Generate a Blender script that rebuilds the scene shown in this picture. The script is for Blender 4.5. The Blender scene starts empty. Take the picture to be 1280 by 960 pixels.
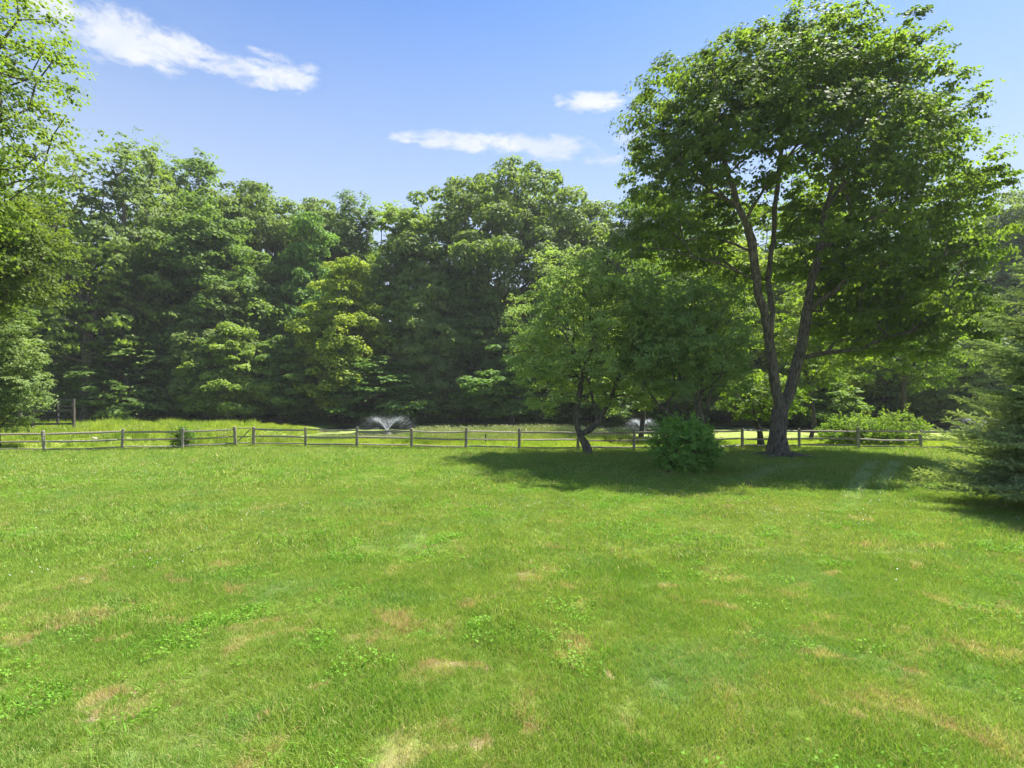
import bpy, math, random
import numpy as np
from mathutils import Vector
R = math.radians
rng = np.random.default_rng(7)
scene = bpy.context.scene
COL = scene.collection

# ------------------------------------------------------------------ camera
EYE = 2.75
F = 680.0 / 1280.0
cam = bpy.data.cameras.new("camera")
cam_o = bpy.data.objects.new("camera", cam); COL.objects.link(cam_o)
cam.sensor_width = 36; cam.lens = 36 * F
cam.shift_y = 20 / 1280.0
cam.clip_start = 0.1; cam.clip_end = 6000
cam_o.location = (0, 0, EYE); cam_o.rotation_euler = (R(90), 0, 0)
scene.camera = cam_o

# ------------------------------------------------------------------ sun + sky
SUN_EL = R(62)
SUN_TO = Vector((0.74, 0.62, 0)).normalized()          # horizontal direction towards the sun
sun_dir = Vector((SUN_TO.x * math.cos(SUN_EL), SUN_TO.y * math.cos(SUN_EL), math.sin(SUN_EL)))
sl = bpy.data.lights.new("sun", 'SUN'); sl.energy = 5.0; sl.angle = R(0.5); sl.color = (1.0, 0.95, 0.86)
so = bpy.data.objects.new("sun", sl); COL.objects.link(so)
so.rotation_euler = (-sun_dir).to_track_quat('-Z', 'Y').to_euler(); so.location = (0, 0, 60)

world = bpy.data.worlds.new("World"); scene.world = world; world.use_nodes = True
nt = world.node_tree; nt.nodes.clear()


class NB:
    """tiny node-graph helper"""
    def __init__(s, tree): s.t = tree
    def n(s, typ, **kw):
        nd = s.t.nodes.new(typ)
        for k, v in kw.items(): setattr(nd, k, v)
        return nd
    def l(s, a, b): s.t.links.new(a, b)
    def put(s, inp, v):
        if v is None: return
        if isinstance(v, bpy.types.NodeSocket): s.l(v, inp)
        else: inp.default_value = v
    def m(s, op, a, b=None, c=None, clamp=False):
        nd = s.n('ShaderNodeMath', operation=op, use_clamp=clamp)
        for i, v in enumerate((a, b, c)): s.put(nd.inputs[i], v)
        return nd.outputs[0]
    def mix(s, f, a, b, mode='MIX'):
        nd = s.n('ShaderNodeMix', data_type='RGBA', blend_type=mode)
        s.put(nd.inputs[0], f)
        for i, v in ((6, a), (7, b)):
            if isinstance(v, tuple) and len(v) == 3: v = v + (1,)
            s.put(nd.inputs[i], v)
        return nd.outputs[2]
    def ramp(s, v, lo, hi, a=0.0, b=1.0, smooth=True):
        nd = s.n('ShaderNodeMapRange', interpolation_type='SMOOTHSTEP' if smooth else 'LINEAR')
        s.put(nd.inputs[0], v)
        for i, k in ((1, lo), (2, hi), (3, a), (4, b)): nd.inputs[i].default_value = k
        return nd.outputs[0]
    def noise(s, vec, scale, detail=4, rough=0.55, dist=0.0):
        nd = s.n('ShaderNodeTexNoise')
        s.put(nd.inputs['Vector'], vec); nd.inputs['Scale'].default_value = scale
        nd.inputs['Detail'].default_value = detail; nd.inputs['Roughness'].default_value = rough
        nd.inputs['Distortion'].default_value = dist
        return nd.outputs[0]
    def xyz(s, vec):
        nd = s.n('ShaderNodeSeparateXYZ'); s.l(vec, nd.inputs[0]); return nd.outputs
    def comb(s, x, y, z):
        nd = s.n('ShaderNodeCombineXYZ')
        for i, v in enumerate((x, y, z)): s.put(nd.inputs[i], v)
        return nd.outputs[0]


g = NB(nt)
out = g.n('ShaderNodeOutputWorld'); bg = g.n('ShaderNodeBackground')
sky = g.n('ShaderNodeTexSky', sky_type='NISHITA', sun_disc=False)
sky.sun_elevation = SUN_EL; sky.sun_rotation = math.atan2(SUN_TO.x, SUN_TO.y)
sky.air_density = 1.0; sky.dust_density = 0.6; sky.ozone_density = 2.2; sky.altitude = 50
tc = g.n('ShaderNodeTexCoord'); dirv = tc.outputs['Generated']
dx, dy, dz = g.xyz(dirv)
ydir = g.m('MAXIMUM', dy, 0.08)
skx = g.m('DIVIDE', dx, ydir); skz = g.m('DIVIDE', dz, ydir)       # gnomonic sky chart about due north
stretch = g.n('ShaderNodeMapping'); stretch.inputs['Scale'].default_value = (1, 1, 2.2); g.l(dirv, stretch.inputs[0])
warp = g.noise(stretch.outputs[0], 8.0, 6, 0.62, 0.4)
warp2 = g.noise(stretch.outputs[0], 24.0, 6, 0.65, 0.3)


# cloud banks: centre (px,py of the photograph turned to azimuth / elevation), half-length, half-thickness, tilt, weight
CL = [(100, 22, 90, 30, 8, .85), (150, 45, 90, 34, 22, 1.0), (215, 58, 60, 20, 24, .95), (300, 88, 75, 16, 10, .95), (340, 98, 50, 18, 8, .95), (205, 90, 36, 14, 0, .7),
      (115, 70, 30, 11, 10, .65), (335, 66, 40, 8, 18, .5), (385, 86, 18, 9, 0, .5), (70, 5, 50, 24, 0, .8),
      (545, 172, 50, 9, 2, .7), (590, 178, 55, 12, 0, .9), (640, 180, 50, 14, 0, .95), (695, 185, 52, 18, 0, 1.05), (755, 196, 34, 12, 0, .9), (785, 178, 30, 14, 0, .8),
      (745, 126, 44, 15, 0, 1.0), (795, 138, 28, 10, 10, .6), (790, 120, 26, 7, 0, .55), (735, 166, 20, 7, 0, .5),
      (1500, 150, 120, 34, 8, .9), (-260, 120, 110, 30, -6, .9)]
tot = None
for (px, py, hl, ht, tilt, w) in CL:
    da = g.m('SUBTRACT', skx, (px - 640) / 680); de = g.m('SUBTRACT', skz, (500 - py) / 680)
    ct, st = math.cos(R(-tilt)), math.sin(R(-tilt))
    u = g.m('ADD', g.m('MULTIPLY', da, ct), g.m('MULTIPLY', de, st))
    v = g.m('SUBTRACT', g.m('MULTIPLY', de, ct), g.m('MULTIPLY', da, st))
    u = g.m('MULTIPLY', u, 680 / hl); v = g.m('MULTIPLY', v, 680 / ht)
    r2 = g.m('ADD', g.m('MULTIPLY', u, u), g.m('MULTIPLY', v, v))
    k = g.m('MULTIPLY', g.m('SUBTRACT', 1.0, g.m('MULTIPLY', r2, 0.5), clamp=True), w)
    tot = k if tot is None else g.m('MAXIMUM', tot, k)
# scattered fair-weather clouds over the rest of the sky (behind the viewer)
bnoise = g.ramp(g.noise(dirv, 2.6, 4, 0.55), 0.56, 0.72)
bmask = g.m('MULTIPLY', bnoise, g.ramp(dy, 0.15, -0.2))
bmask = g.m('MULTIPLY', bmask, g.ramp(dz, 0.0, 0.2))
tot = g.m('MULTIPLY', tot, g.ramp(dy, 0.09, 0.2))
tot = g.m('MAXIMUM', tot, g.m('MULTIPLY', bmask, 0.9))
nz = g.m('ADD', g.m('MULTIPLY', g.m('SUBTRACT', warp, .5), 2.5), g.m('MULTIPLY', g.m('SUBTRACT', warp2, .5), 2.2))
dens = g.m('ADD', g.m('MULTIPLY', tot, 1.1), g.m('SUBTRACT', nz, 0.42))
dens = g.m('MULTIPLY', dens, g.ramp(tot, 0.0, 0.3))
dens = g.ramp(dens, -0.08, 0.85)
skycol = g.mix(0.68, sky.outputs[0], (0.20, 0.56, 1.0), 'MULTIPLY')
skyc = g.n('ShaderNodeVectorMath', operation='SCALE'); g.l(skycol, skyc.inputs[0]); skyc.inputs[3].default_value = 1.3
# pale milky veil low over the horizon
veil = g.ramp(dz, 0.62, 0.18, 0.0, 0.92, smooth=False)
skyv = g.mix(veil, skyc.outputs[0], (4.6, 5.25, 5.95))
cshade = g.noise(dirv, 14.0, 3, 0.5)
ccol = g.mix(g.ramp(cshade, 0.35, 0.65), (4.8, 5.25, 5.95), (6.0, 6.1, 6.2))
skyf = g.mix(g.m('MULTIPLY', dens, 0.92), skyv, ccol)
g.l(skyf, bg.inputs[0]); bg.inputs[1].default_value = 0.055
g.l(bg.outputs[0], out.inputs[0])

# ------------------------------------------------------------------ render / exposure
scene.view_settings.view_transform = 'Standard'; scene.view_settings.look = 'None'
scene.view_settings.exposure = 1.6; scene.view_settings.gamma = 1.0
scene.render.engine = 'CYCLES'
scene.cycles.max_bounces = 6; scene.cycles.diffuse_bounces = 4; scene.cycles.transmission_bounces = 4
scene.cycles.transparent_max_bounces = 8

# ------------------------------------------------------------------ object helpers


def tag(o, label=None, cat=None, group=None, kind=None):
    if label: o['label'] = label
    if cat: o['category'] = cat
    if group: o['group'] = group
    if kind: o['kind'] = kind
    return o


def empty(name, loc, rz=0.0, scale=None):
    o = bpy.data.objects.new(name, None); COL.objects.link(o)
    o.empty_display_size = 0.3
    o.location = loc; o.rotation_euler = (0, 0, rz)
    if scale: o.scale = scale
    return o


def np_mesh(name, V, faces_flat, nper, mat, smooth=False, fattr=None, parent=None, link=True):
    """fast mesh from numpy: all faces share the vertex count nper, or nper is an array"""
    V = np.asarray(V, dtype=np.float32); fl = np.asarray(faces_flat, dtype=np.int32).ravel()
    me = bpy.data.meshes.new(name)
    nf = len(fl) // nper if isinstance(nper, int) else len(nper)
    me.vertices.add(len(V)); me.vertices.foreach_set('co', V.ravel())
    me.loops.add(len(fl)); me.loops.foreach_set('vertex_index', fl)
    me.polygons.add(nf)
    if isinstance(nper, int):
        st = np.arange(nf, dtype=np.int32) * nper
    else:
        st = np.concatenate([[0], np.cumsum(nper)[:-1]]).astype(np.int32)
    me.polygons.foreach_set('loop_start', st)
    me.update(calc_edges=True)
    me.validate()
    if smooth: me.polygons.foreach_set('use_smooth', np.ones(nf, dtype=bool))
    if fattr is not None and len(fattr) == len(me.polygons):
        a = me.attributes.new('var', 'FLOAT', 'FACE'); a.data.foreach_set('value', np.asarray(fattr, dtype=np.float32))
    if mat: me.materials.append(mat)
    o = bpy.data.objects.new(name, me)
    if link: COL.objects.link(o)
    if parent: o.parent = parent
    return o


def mesh_py(name, V, Fc, mat, parent=None, smooth=False):
    me = bpy.data.meshes.new(name); me.from_pydata([tuple(v) for v in V], [], [tuple(f) for f in Fc]); me.update()
    if smooth: me.polygons.foreach_set('use_smooth', [True] * len(me.polygons))
    me.materials.append(mat)
    o = bpy.data.objects.new(name, me); COL.objects.link(o)
    if parent: o.parent = parent
    return o


def norm(a): return a / np.maximum(np.linalg.norm(a, axis=-1, keepdims=True), 1e-9)


def leaf_arrays(C, N, S, width=0.42, fold=0.12, T=None):
    """diamond leaves with a fold: C centres, N normals, S lengths"""
    n = len(C)
    if T is None: T = rng.normal(size=(n, 3))
    T = norm(T - (T * N).sum(1, keepdims=True) * N); B = np.cross(N, T)
    S = S[:, None]
    V = np.empty((n, 4, 3))
    V[:, 0] = C - T * S * .5; V[:, 2] = C + T * S * .5 - N * S * .08
    V[:, 1] = C + B * S * width + N * S * fold; V[:, 3] = C - B * S * width + N * S * fold
    return V.reshape(-1, 3)


# ------------------------------------------------------------------ materials


def new_mat(name):
    m = bpy.data.materials.new(name); m.use_nodes = True; m.node_tree.nodes.clear()
    h = NB(m.node_tree); o = h.n('ShaderNodeOutputMaterial'); return m, h, o


def leaf_mat(name, dark, light, yellow, trans=0.38, rough=0.6, spec=0.16):
    m, h, o = new_mat(name)
    at = h.n('ShaderNodeAttribute', attribute_name='var'); v = at.outputs['Fac']
    oi = h.n('ShaderNodeObjectInfo')
    geo = h.n('ShaderNodeNewGeometry')
    big = h.noise(geo.outputs['Position'], 0.45, 3, 0.6)
    c = h.mix(h.ramp(v, 0.1, 0.75), dark, light)
    c = h.mix(h.m('MULTIPLY', h.ramp(v, 0.72, 1.0), 0.6), c, yellow)
    c = h.mix(h.ramp(big, 0.35, 0.7, 0.0, 0.3), c, yellow)
    c = h.mix(1.0, c, oi.outputs['Color'], 'MULTIPLY')
    p = h.n('ShaderNodeBsdfPrincipled'); h.l(c, p.inputs['Base Color'])
    p.inputs['Roughness'].default_value = rough; p.inputs['Specular IOR Level'].default_value = spec
    t = h.n('ShaderNodeBsdfTranslucent')
    ct = h.mix(1.0, c, (1.5, 1.55, 0.7), 'MULTIPLY'); h.l(ct, t.inputs[0])
    mx = h.n('ShaderNodeMixShader'); mx.inputs[0].default_value = trans
    h.l(p.outputs[0], mx.inputs[1]); h.l(t.outputs[0], mx.inputs[2]); h.l(mx.outputs[0], o.inputs[0])
    return m


def bark_mat(name, a, b, moss=0.0, scale=1.0):
    m, h, o = new_mat(name)
    tcn = h.n('ShaderNodeTexCoord'); mp = h.n('ShaderNodeMapping'); mp.inputs['Scale'].default_value = (scale, scale, scale * .18)
    h.l(tcn.outputs['Object'], mp.inputs[0])
    n1 = h.noise(mp.outputs[0], 14, 6, 0.65, 0.4); n2 = h.noise(tcn.outputs['Object'], 2.2, 4)
    c = h.mix(h.ramp(n1, 0.38, 0.62), a, b)
    if moss: c = h.mix(h.ramp(n2, 0.5, 0.7, 0, moss), c, (0.07, 0.1, 0.035))
    p = h.n('ShaderNodeBsdfPrincipled'); h.l(c, p.inputs['Base Color']); p.inputs['Roughness'].default_value = 0.9
    bm = h.n('ShaderNodeBump'); bm.inputs['Strength'].default_value = 0.9; bm.inputs['Distance'].default_value = 0.05
    h.l(n1, bm.inputs['Height']); h.l(bm.outputs[0], p.inputs['Normal'])
    h.l(p.outputs[0], o.inputs[0]); return m


LEAF = leaf_mat('leaf_green', (0.055, 0.105, 0.022), (0.105, 0.180, 0.034), (0.185, 0.230, 0.040), trans=.48)
LEAFW = leaf_mat('leaf_wood', (0.085, 0.135, 0.040), (0.155, 0.225, 0.058), (0.230, 0.275, 0.065), trans=0.42)
NEEDLE = leaf_mat('spruce_needle', (0.045, 0.075, 0.038), (0.120, 0.165, 0.085), (0.22, 0.25, 0.11), trans=0.3)
LEAFM = leaf_mat('leaf_maple', (0.070, 0.112, 0.026), (0.145, 0.200, 0.040), (0.260, 0.290, 0.050), trans=.56)
LEAFP = leaf_mat('leaf_pale', (0.085, 0.140, 0.050), (0.150, 0.220, 0.075), (0.220, 0.270, 0.080), trans=.35)
BARK = bark_mat('bark_grey_brown', (0.045, 0.036, 0.028), (0.17, 0.145, 0.115), 0.35)
BARKD = bark_mat('bark_dark', (0.03, 0.025, 0.02), (0.10, 0.085, 0.07))


def wood_mat(name, a, b, lichen=0.3):
    m, h, o = new_mat(name)
    geo = h.n('ShaderNodeNewGeometry'); oi = h.n('ShaderNodeObjectInfo')
    n1 = h.noise(geo.outputs['Position'], 9, 6, 0.7, 0.6); n2 = h.noise(geo.outputs['Position'], 3, 3)
    c = h.mix(h.ramp(n1, 0.3, 0.7), a, b)
    c = h.mix(h.ramp(n2, 0.5, 0.68, 0, lichen), c, (0.30, 0.31, 0.24))
    c = h.mix(h.m('MULTIPLY', oi.outputs['Random'], 0.6), c, (0.16, 0.13, 0.095))
    p = h.n('ShaderNodeBsdfPrincipled'); h.l(c, p.inputs['Base Color']); p.inputs['Roughness'].default_value = 0.85
    bm = h.n('ShaderNodeBump'); bm.inputs['Strength'].default_value = 0.6; bm.inputs['Distance'].default_value = 0.02
    h.l(n1, bm.inputs['Height']); h.l(bm.outputs[0], p.inputs['Normal'])
    h.l(p.outputs[0], o.inputs[0]); return m


FENCEW = wood_mat('weathered_wood', (0.13, 0.115, 0.095), (0.34, 0.31, 0.26))
BLACKW = wood_mat('black_painted_wood', (0.012, 0.012, 0.012), (0.03, 0.03, 0.028), 0.02)


def lawn_colour(h, pos, blades=False):
    """colour of the turf by place: greens, blue-green, straw and bare spots, painted sheen of mower lines"""
    x, y, z = h.xyz(pos)
    n_big = h.noise(pos, 0.22, 4, 0.55); n_mid = h.noise(pos, 0.9, 4, 0.6, 0.3); n_fin = h.noise(pos, 5.0, 4, 0.6)
    n_dry = h.noise(pos, 0.95, 5, 0.65, 0.7)
    off = h.n('ShaderNodeVectorMath', operation='ADD'); h.l(pos, off.inputs[0]); off.inputs[1].default_value = (31, 7, 0)
    n_blue = h.noise(off.outputs[0], 0.5, 4, 0.6, 0.4)
    c = h.mix(h.ramp(n_mid, 0.36, 0.64), (0.165, 0.285, 0.036), (0.255, 0.365, 0.062))
    c = h.mix(h.ramp(n_big, 0.40, 0.65, 0, 0.45), c, (0.270, 0.335, 0.066))
    c = h.mix(h.ramp(n_blue, 0.53, 0.66, 0, 0.6), c, (0.175, 0.320, 0.085))
    # dry straw, more of it close to the house
    near = h.ramp(y, 14.0, 3.0, 0.0, 0.07, smooth=False)
    dry = h.ramp(h.m('ADD', n_dry, near), 0.59, 0.71, 0, 0.85)
    dry = h.m('MULTIPLY', dry, h.ramp(n_fin, 0.3, 0.6, 0.45, 1.0))
    if not blades: c = h.mix(dry, c, (0.46, 0.40, 0.16))
    bare = h.ramp(h.m('ADD', h.noise(off.outputs[0], 1.3, 4, 0.6, 0.5), near), 0.66, 0.70, 0, 0.9)
    if not blades: c = h.mix(bare, c, (0.52, 0.40, 0.24))
    # mower lines towards the viewer, right: sheen of bent blades painted as paler colour
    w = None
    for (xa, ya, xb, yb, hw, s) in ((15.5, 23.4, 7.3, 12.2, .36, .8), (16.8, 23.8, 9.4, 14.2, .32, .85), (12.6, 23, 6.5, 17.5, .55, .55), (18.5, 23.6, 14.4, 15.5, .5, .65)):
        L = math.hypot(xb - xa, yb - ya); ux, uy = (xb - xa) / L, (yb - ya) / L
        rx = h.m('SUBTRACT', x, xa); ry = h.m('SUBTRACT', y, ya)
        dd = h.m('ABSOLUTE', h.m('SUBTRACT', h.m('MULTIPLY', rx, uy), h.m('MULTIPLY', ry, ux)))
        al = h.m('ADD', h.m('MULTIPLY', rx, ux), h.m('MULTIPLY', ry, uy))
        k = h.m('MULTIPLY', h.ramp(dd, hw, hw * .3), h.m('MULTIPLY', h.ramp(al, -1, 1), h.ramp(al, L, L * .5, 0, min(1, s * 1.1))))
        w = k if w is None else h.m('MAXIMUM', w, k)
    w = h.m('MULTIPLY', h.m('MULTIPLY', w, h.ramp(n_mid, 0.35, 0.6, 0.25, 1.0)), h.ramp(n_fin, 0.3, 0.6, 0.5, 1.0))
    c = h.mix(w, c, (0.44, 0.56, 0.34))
    return c, n_fin, x, y, h.m('MAXIMUM', dry, h.m('MULTIPLY', bare, .85))


def grass_mat(name, tall=False):
    m, h, o = new_mat(name)
    geo = h.n('ShaderNodeNewGeometry'); pos = geo.outputs['Position']
    at = h.n('ShaderNodeAttribute', attribute_name='var'); v = at.outputs['Fac']
    oi = h.n('ShaderNodeObjectInfo')
    if tall:
        n1 = h.noise(pos, 0.35, 4)
        c = h.mix(h.ramp(n1, 0.35, 0.65), (0.25, 0.36, 0.035), (0.37, 0.43, 0.06))
        c = h.mix(h.ramp(h.noise(pos, 1.4, 4, .6), 0.48, 0.62, 0, .7), c, (0.13, 0.24, 0.03))
        c = h.mix(h.ramp(v, 0.78, 1.0, 0, 0.6), c, (0.50, 0.48, 0.20))
    else:
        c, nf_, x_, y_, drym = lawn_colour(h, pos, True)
        straw = h.ramp(h.m('SUBTRACT', h.m('ADD', drym, 0.13), v), -0.04, 0.04)      # single dead blades among green ones
        c = h.mix(straw, c, h.mix(h.ramp(h.noise(pos, 3, 2), .4, .6), (0.52, 0.46, 0.20), (0.46, 0.34, 0.17)))
        vv = h.m('FRACT', h.m('MULTIPLY', v, 7.31))
        c = h.mix(h.ramp(vv, .6, 1.0, 0, .5), c, (0.10, 0.22, 0.02)); c = h.mix(h.ramp(vv, .4, 0.0, 0, .5), c, (0.32, 0.44, 0.09))
        v = vv
    val = h.m('ADD', 0.72, h.m('MULTIPLY', v, 0.6))
    sc = h.n('ShaderNodeVectorMath', operation='SCALE'); h.l(c, sc.inputs[0]); h.l(val, sc.inputs[3])
    p = h.n('ShaderNodeBsdfPrincipled'); h.l(sc.outputs[0], p.inputs['Base Color']); p.inputs['Roughness'].default_value = 0.55
    p.inputs['Specular IOR Level'].default_value = 0.18
    t = h.n('ShaderNodeBsdfTranslucent'); ct = h.mix(1.0, sc.outputs[0], (1.25, 1.3, 0.7), 'MULTIPLY'); h.l(ct, t.inputs[0])
    mx = h.n('ShaderNodeMixShader'); mx.inputs[0].default_value = 0.5 if tall else 0.36
    h.l(p.outputs[0], mx.inputs[1]); h.l(t.outputs[0], mx.inputs[2]); h.l(mx.outputs[0], o.inputs[0]); return m


GRASS = grass_mat('lawn_grass'); TALL = grass_mat('meadow_grass', True)
CLOVER = leaf_mat('clover_leaf', (0.10, 0.23, 0.025), (0.15, 0.32, 0.035), (0.21, 0.36, 0.04), spec=.1)

# ------------------------------------------------------------------ ground


def sst(x, a, b):
    t = np.clip((x - a) / (b - a), 0, 1); return t * t * (3 - 2 * t)


def shore_near(x): return 43.0 + 1.5 * np.sin(x * .13 + 1) + .8 * np.sin(x * .37)


def shore_far(x): return 69.5 + 1.6 * np.sin(x * .09) + .7 * np.sin(x * .31 + 2)


PX0, PX1 = -20.0, 62.0      # pond west and east ends


def height(x, y):
    x = np.asarray(x, float); y = np.asarray(y, float)
    z = .03 * np.sin(x * .45 + 1.2) * np.sin(y * .38) * sst(y, 2, 8) * (1 - sst(y, 26, 30))
    z = z - 0.35 * sst(y, 31.5, 42)                                   # falls to the pond
    inside = np.minimum(np.minimum(sst(y - shore_near(x), -1.5, 2.5), sst(shore_far(x) - y, -1.0, 2.5)),
                        np.minimum(sst(x, PX0 - 3, PX0 + 4), sst(-x, -PX1 - 3, -PX1 + 4)))
    z = z - 0.9 * inside
    hill = sst(-x, 17, 26) * sst(y, 30.5, 39) * (1 - sst(y, 52, 66))
    z = z + 0.55 * hill
    z = z + 0.25 * sst(y, 70, 76)
    z = z + 2.0 * sst(y, 100, 400) + 0.06 * np.sin(x * 1.1) * np.sin(y * .9) * sst(y, 31.5, 34)
    return z


def line(*segs):
    a = []
    for lo, hi, st in segs: a += list(np.arange(lo, hi, st))
    a.append(segs[-1][1]); return np.array(a)


gx = line((-1500, -300, 150), (-300, -80, 20), (-80, 80, 0.8), (80, 300, 20), (300, 1500, 150))
gy = line((-600, -20, 60), (-20, 90, 0.7), (90, 300, 20), (300, 2500, 200))
GX, GY = np.meshgrid(gx, gy); GZ = height(GX, GY)
V = np.stack([GX, GY, GZ], -1).reshape(-1, 3); nx, ny = len(gx), len(gy)
i = np.arange((ny - 1) * (nx - 1)); r_, c_ = i // (nx - 1), i % (nx - 1); a = r_ * nx + c_
FQ = np.stack([a, a + 1, a + nx + 1, a + nx], 1)

m, h, o = new_mat('turf_and_soil')
geo = h.n('ShaderNodeNewGeometry'); pos = geo.outputs['Position']
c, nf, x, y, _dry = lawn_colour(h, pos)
z = h.xyz(pos)[2]
c = h.mix(1.0, c, (0.58, 0.56, 0.62), 'MULTIPLY')        # dull thatch and soil, with the blades' self-shading painted into the ground colour
csoil = h.mix(h.ramp(nf, 0.42, 0.62, 0.0, 0.4), c, (0.07, 0.065, 0.03))
nm = h.noise(pos, 0.6, 5, 0.6)
mead = h.mix(h.ramp(nm, 0.35, 0.65), (0.12, 0.18, 0.025), (0.21, 0.25, 0.05))
c2 = h.mix(h.ramp(y, 30.8, 31.4), csoil, mead)
bank = h.mix(h.ramp(nm, 0.3, 0.7), (0.15, 0.23, 0.03), (0.22, 0.29, 0.04))
c2 = h.mix(h.ramp(y, 62, 66), c2, bank)
litter = h.mix(h.ramp(nm, 0.3, 0.7), (0.05, 0.04, 0.022), (0.08, 0.085, 0.03))
c2 = h.mix(h.ramp(h.m('ADD', y, h.m('MULTIPLY', nm, 3)), 77.5, 79.5), c2, litter)
mud = h.ramp(z, -0.60, -0.42)
c2 = h.mix(mud, (0.07, 0.055, 0.03), c2)
p = h.n('ShaderNodeBsdfPrincipled'); h.l(c2, p.inputs['Base Color']); p.inputs['Roughness'].default_value = 0.95
p.inputs['Specular IOR Level'].default_value = 0.1
bmp = h.n('ShaderNodeBump'); bmp.inputs['Distance'].default_value = 0.06; bmp.inputs['Strength'].default_value = 0.8
h.l(h.noise(pos, 22, 4, 0.7), bmp.inputs['Height']); h.l(bmp.outputs[0], p.inputs['Normal']); h.l(p.outputs[0], o.inputs[0])
SOIL = m
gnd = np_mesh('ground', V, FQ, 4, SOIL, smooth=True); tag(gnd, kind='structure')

# pond: duckweed-dappled water
m, h, o = new_mat('pond_water')
geo = h.n('ShaderNodeNewGeometry'); pos = geo.outputs['Position']; x, y, z = h.xyz(pos)
weed_n = h.noise(pos, 0.16, 5, 0.6, 0.6); weed_f = h.noise(pos, 3.0, 4, 0.7)
clear = None
for (fx, fy, rad) in ((-12.5, 54, 4.2), (14.0, 58, 4.5), (50, 58, 4.5)):
    d2 = h.m('SQRT', h.m('ADD', h.m('POWER', h.m('SUBTRACT', x, fx), 2), h.m('POWER', h.m('MULTIPLY', h.m('SUBTRACT', y, fy), .75), 2)))
    k = h.ramp(d2, rad, rad * .55); clear = k if clear is None else h.m('MAXIMUM', clear, k)
edge = h.ramp(y, 60, 66, 0, .16)
weed = h.m('SUBTRACT', h.m('ADD', weed_n, h.ramp(x, 8, 20, 0.02, 0.09)), h.m('ADD', h.m('MULTIPLY', clear, .6), edge))
weed = h.m('ADD', weed, h.m('MULTIPLY', h.m('SUBTRACT', weed_f, .5), .25))
wf = h.ramp(weed, 0.43, 0.50)
wcol = h.mix(h.ramp(h.noise(pos, 0.7, 4), .35, .65), (0.15, 0.21, 0.035), (0.25, 0.28, 0.09))
wa = h.n('ShaderNodeBsdfPrincipled'); wa.inputs['Base Color'].default_value = (0.02, 0.03, 0.018, 1); wa.inputs['Roughness'].default_value = 0.06
wa.inputs['IOR'].default_value = 1.33
b1 = h.n('ShaderNodeBump'); b1.inputs['Distance'].default_value = 0.03; b1.inputs['Strength'].default_value = 0.5
h.l(h.noise(pos, 5, 3), b1.inputs['Height']); h.l(b1.outputs[0], wa.inputs['Normal'])
wb = h.n('ShaderNodeBsdfPrincipled'); wb.inputs['Specular IOR Level'].default_value = .08; h.l(wcol, wb.inputs['Base Color']); wb.inputs['Roughness'].default_value = 0.9
mx = h.n('ShaderNodeMixShader'); h.l(wf, mx.inputs[0]); h.l(wa.outputs[0], mx.inputs[1]); h.l(wb.outputs[0], mx.inputs[2]); h.l(mx.outputs[0], o.inputs[0])
V = np.array([(PX0 - 4, 39, -.58), (PX1 + 4, 39, -.58), (PX1 + 4, 73, -.58), (PX0 - 4, 73, -.58)])
pond = np_mesh('pond', V, np.array([[0, 1, 2, 3]]), 4, m); tag(pond, kind='structure')

# ------------------------------------------------------------------ trees


class Skel:
    def __init__(s): s.P = []; s.par = []; s.path = []; s.fix = {}
    def add(s, p, par):
        s.P.append(np.array(p, float)); s.par.append(par)
        s.path.append(0 if par < 0 else s.path[par] + np.linalg.norm(s.P[-1] - s.P[par])); return len(s.P) - 1


def grow(stems, targets, base_r, bf=0.45, step=0.7, wob=0.12, rg=None, lift=0.12, attach_from=1, tip_r=0.005, rmin=None):
    """stems: list of polylines [(x,y,z),...]; the first starts at the root, later ones start at the nearest node.
    returns nodes, parents, radii"""
    rg = rg or rng; S = Skel()
    for si, st in enumerate(stems):
        if si == 0: prev = S.add(st[0], -1); pts = st[1:]
        else:
            A = np.array(S.P); prev = int(np.argmin(((A - np.array(st[0])) ** 2).sum(1))); pts = st[1:]
        for q in pts:
            q = np.array(q, float); a0 = S.P[prev]; L = np.linalg.norm(q - a0); k = max(1, int(L / step))
            for j in range(1, k + 1):
                w = rg.normal(size=3) * wob * .35 if j < k else 0
                prev = S.add(a0 + (q - a0) * j / k + w, prev)
    A = np.array(S.P)
    T = np.array(targets)
    d0 = np.min(np.linalg.norm(T[:, None] - A[None], axis=2), axis=1)
    for ti in np.argsort(d0):
        t = T[ti]; A = np.array(S.P); pl = np.array(S.path)
        dv = t - A; d = np.linalg.norm(dv, axis=1)
        cost = d + bf * pl + np.where(dv[:, 2] < -0.25 * d, d * .5, 0)
        cost[:attach_from] += 50
        b = int(np.argmin(cost)); a0 = S.P[b].copy(); L = d[b]; k = max(1, int(L / step)); prev = b
        bow = rg.normal(size=3) * wob * L * .5; bow[2] += lift * L
        for j in range(1, k + 1):
            f = j / k
            prev = S.add(a0 + (t - a0) * f + bow * math.sin(math.pi * f) * .5 + (rg.normal(size=3) * wob * .3 if j < k else 0), prev)
    n = len(S.P); par = np.array(S.par); ch = [[] for _ in range(n)]
    for k in range(1, n):
        ch[par[k]].append(k)
    e = 1.9; w = np.zeros(n)
    for k in range(n - 1, -1, -1):
        if not ch[k]: w[k] += 1
        if par[k] >= 0: w[par[k]] += w[k]
    w0 = w[0]; r = tip_r + (base_r - tip_r) * (w / w0) ** (1 / e)
    return np.array(S.P), par, ch, r, w


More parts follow.
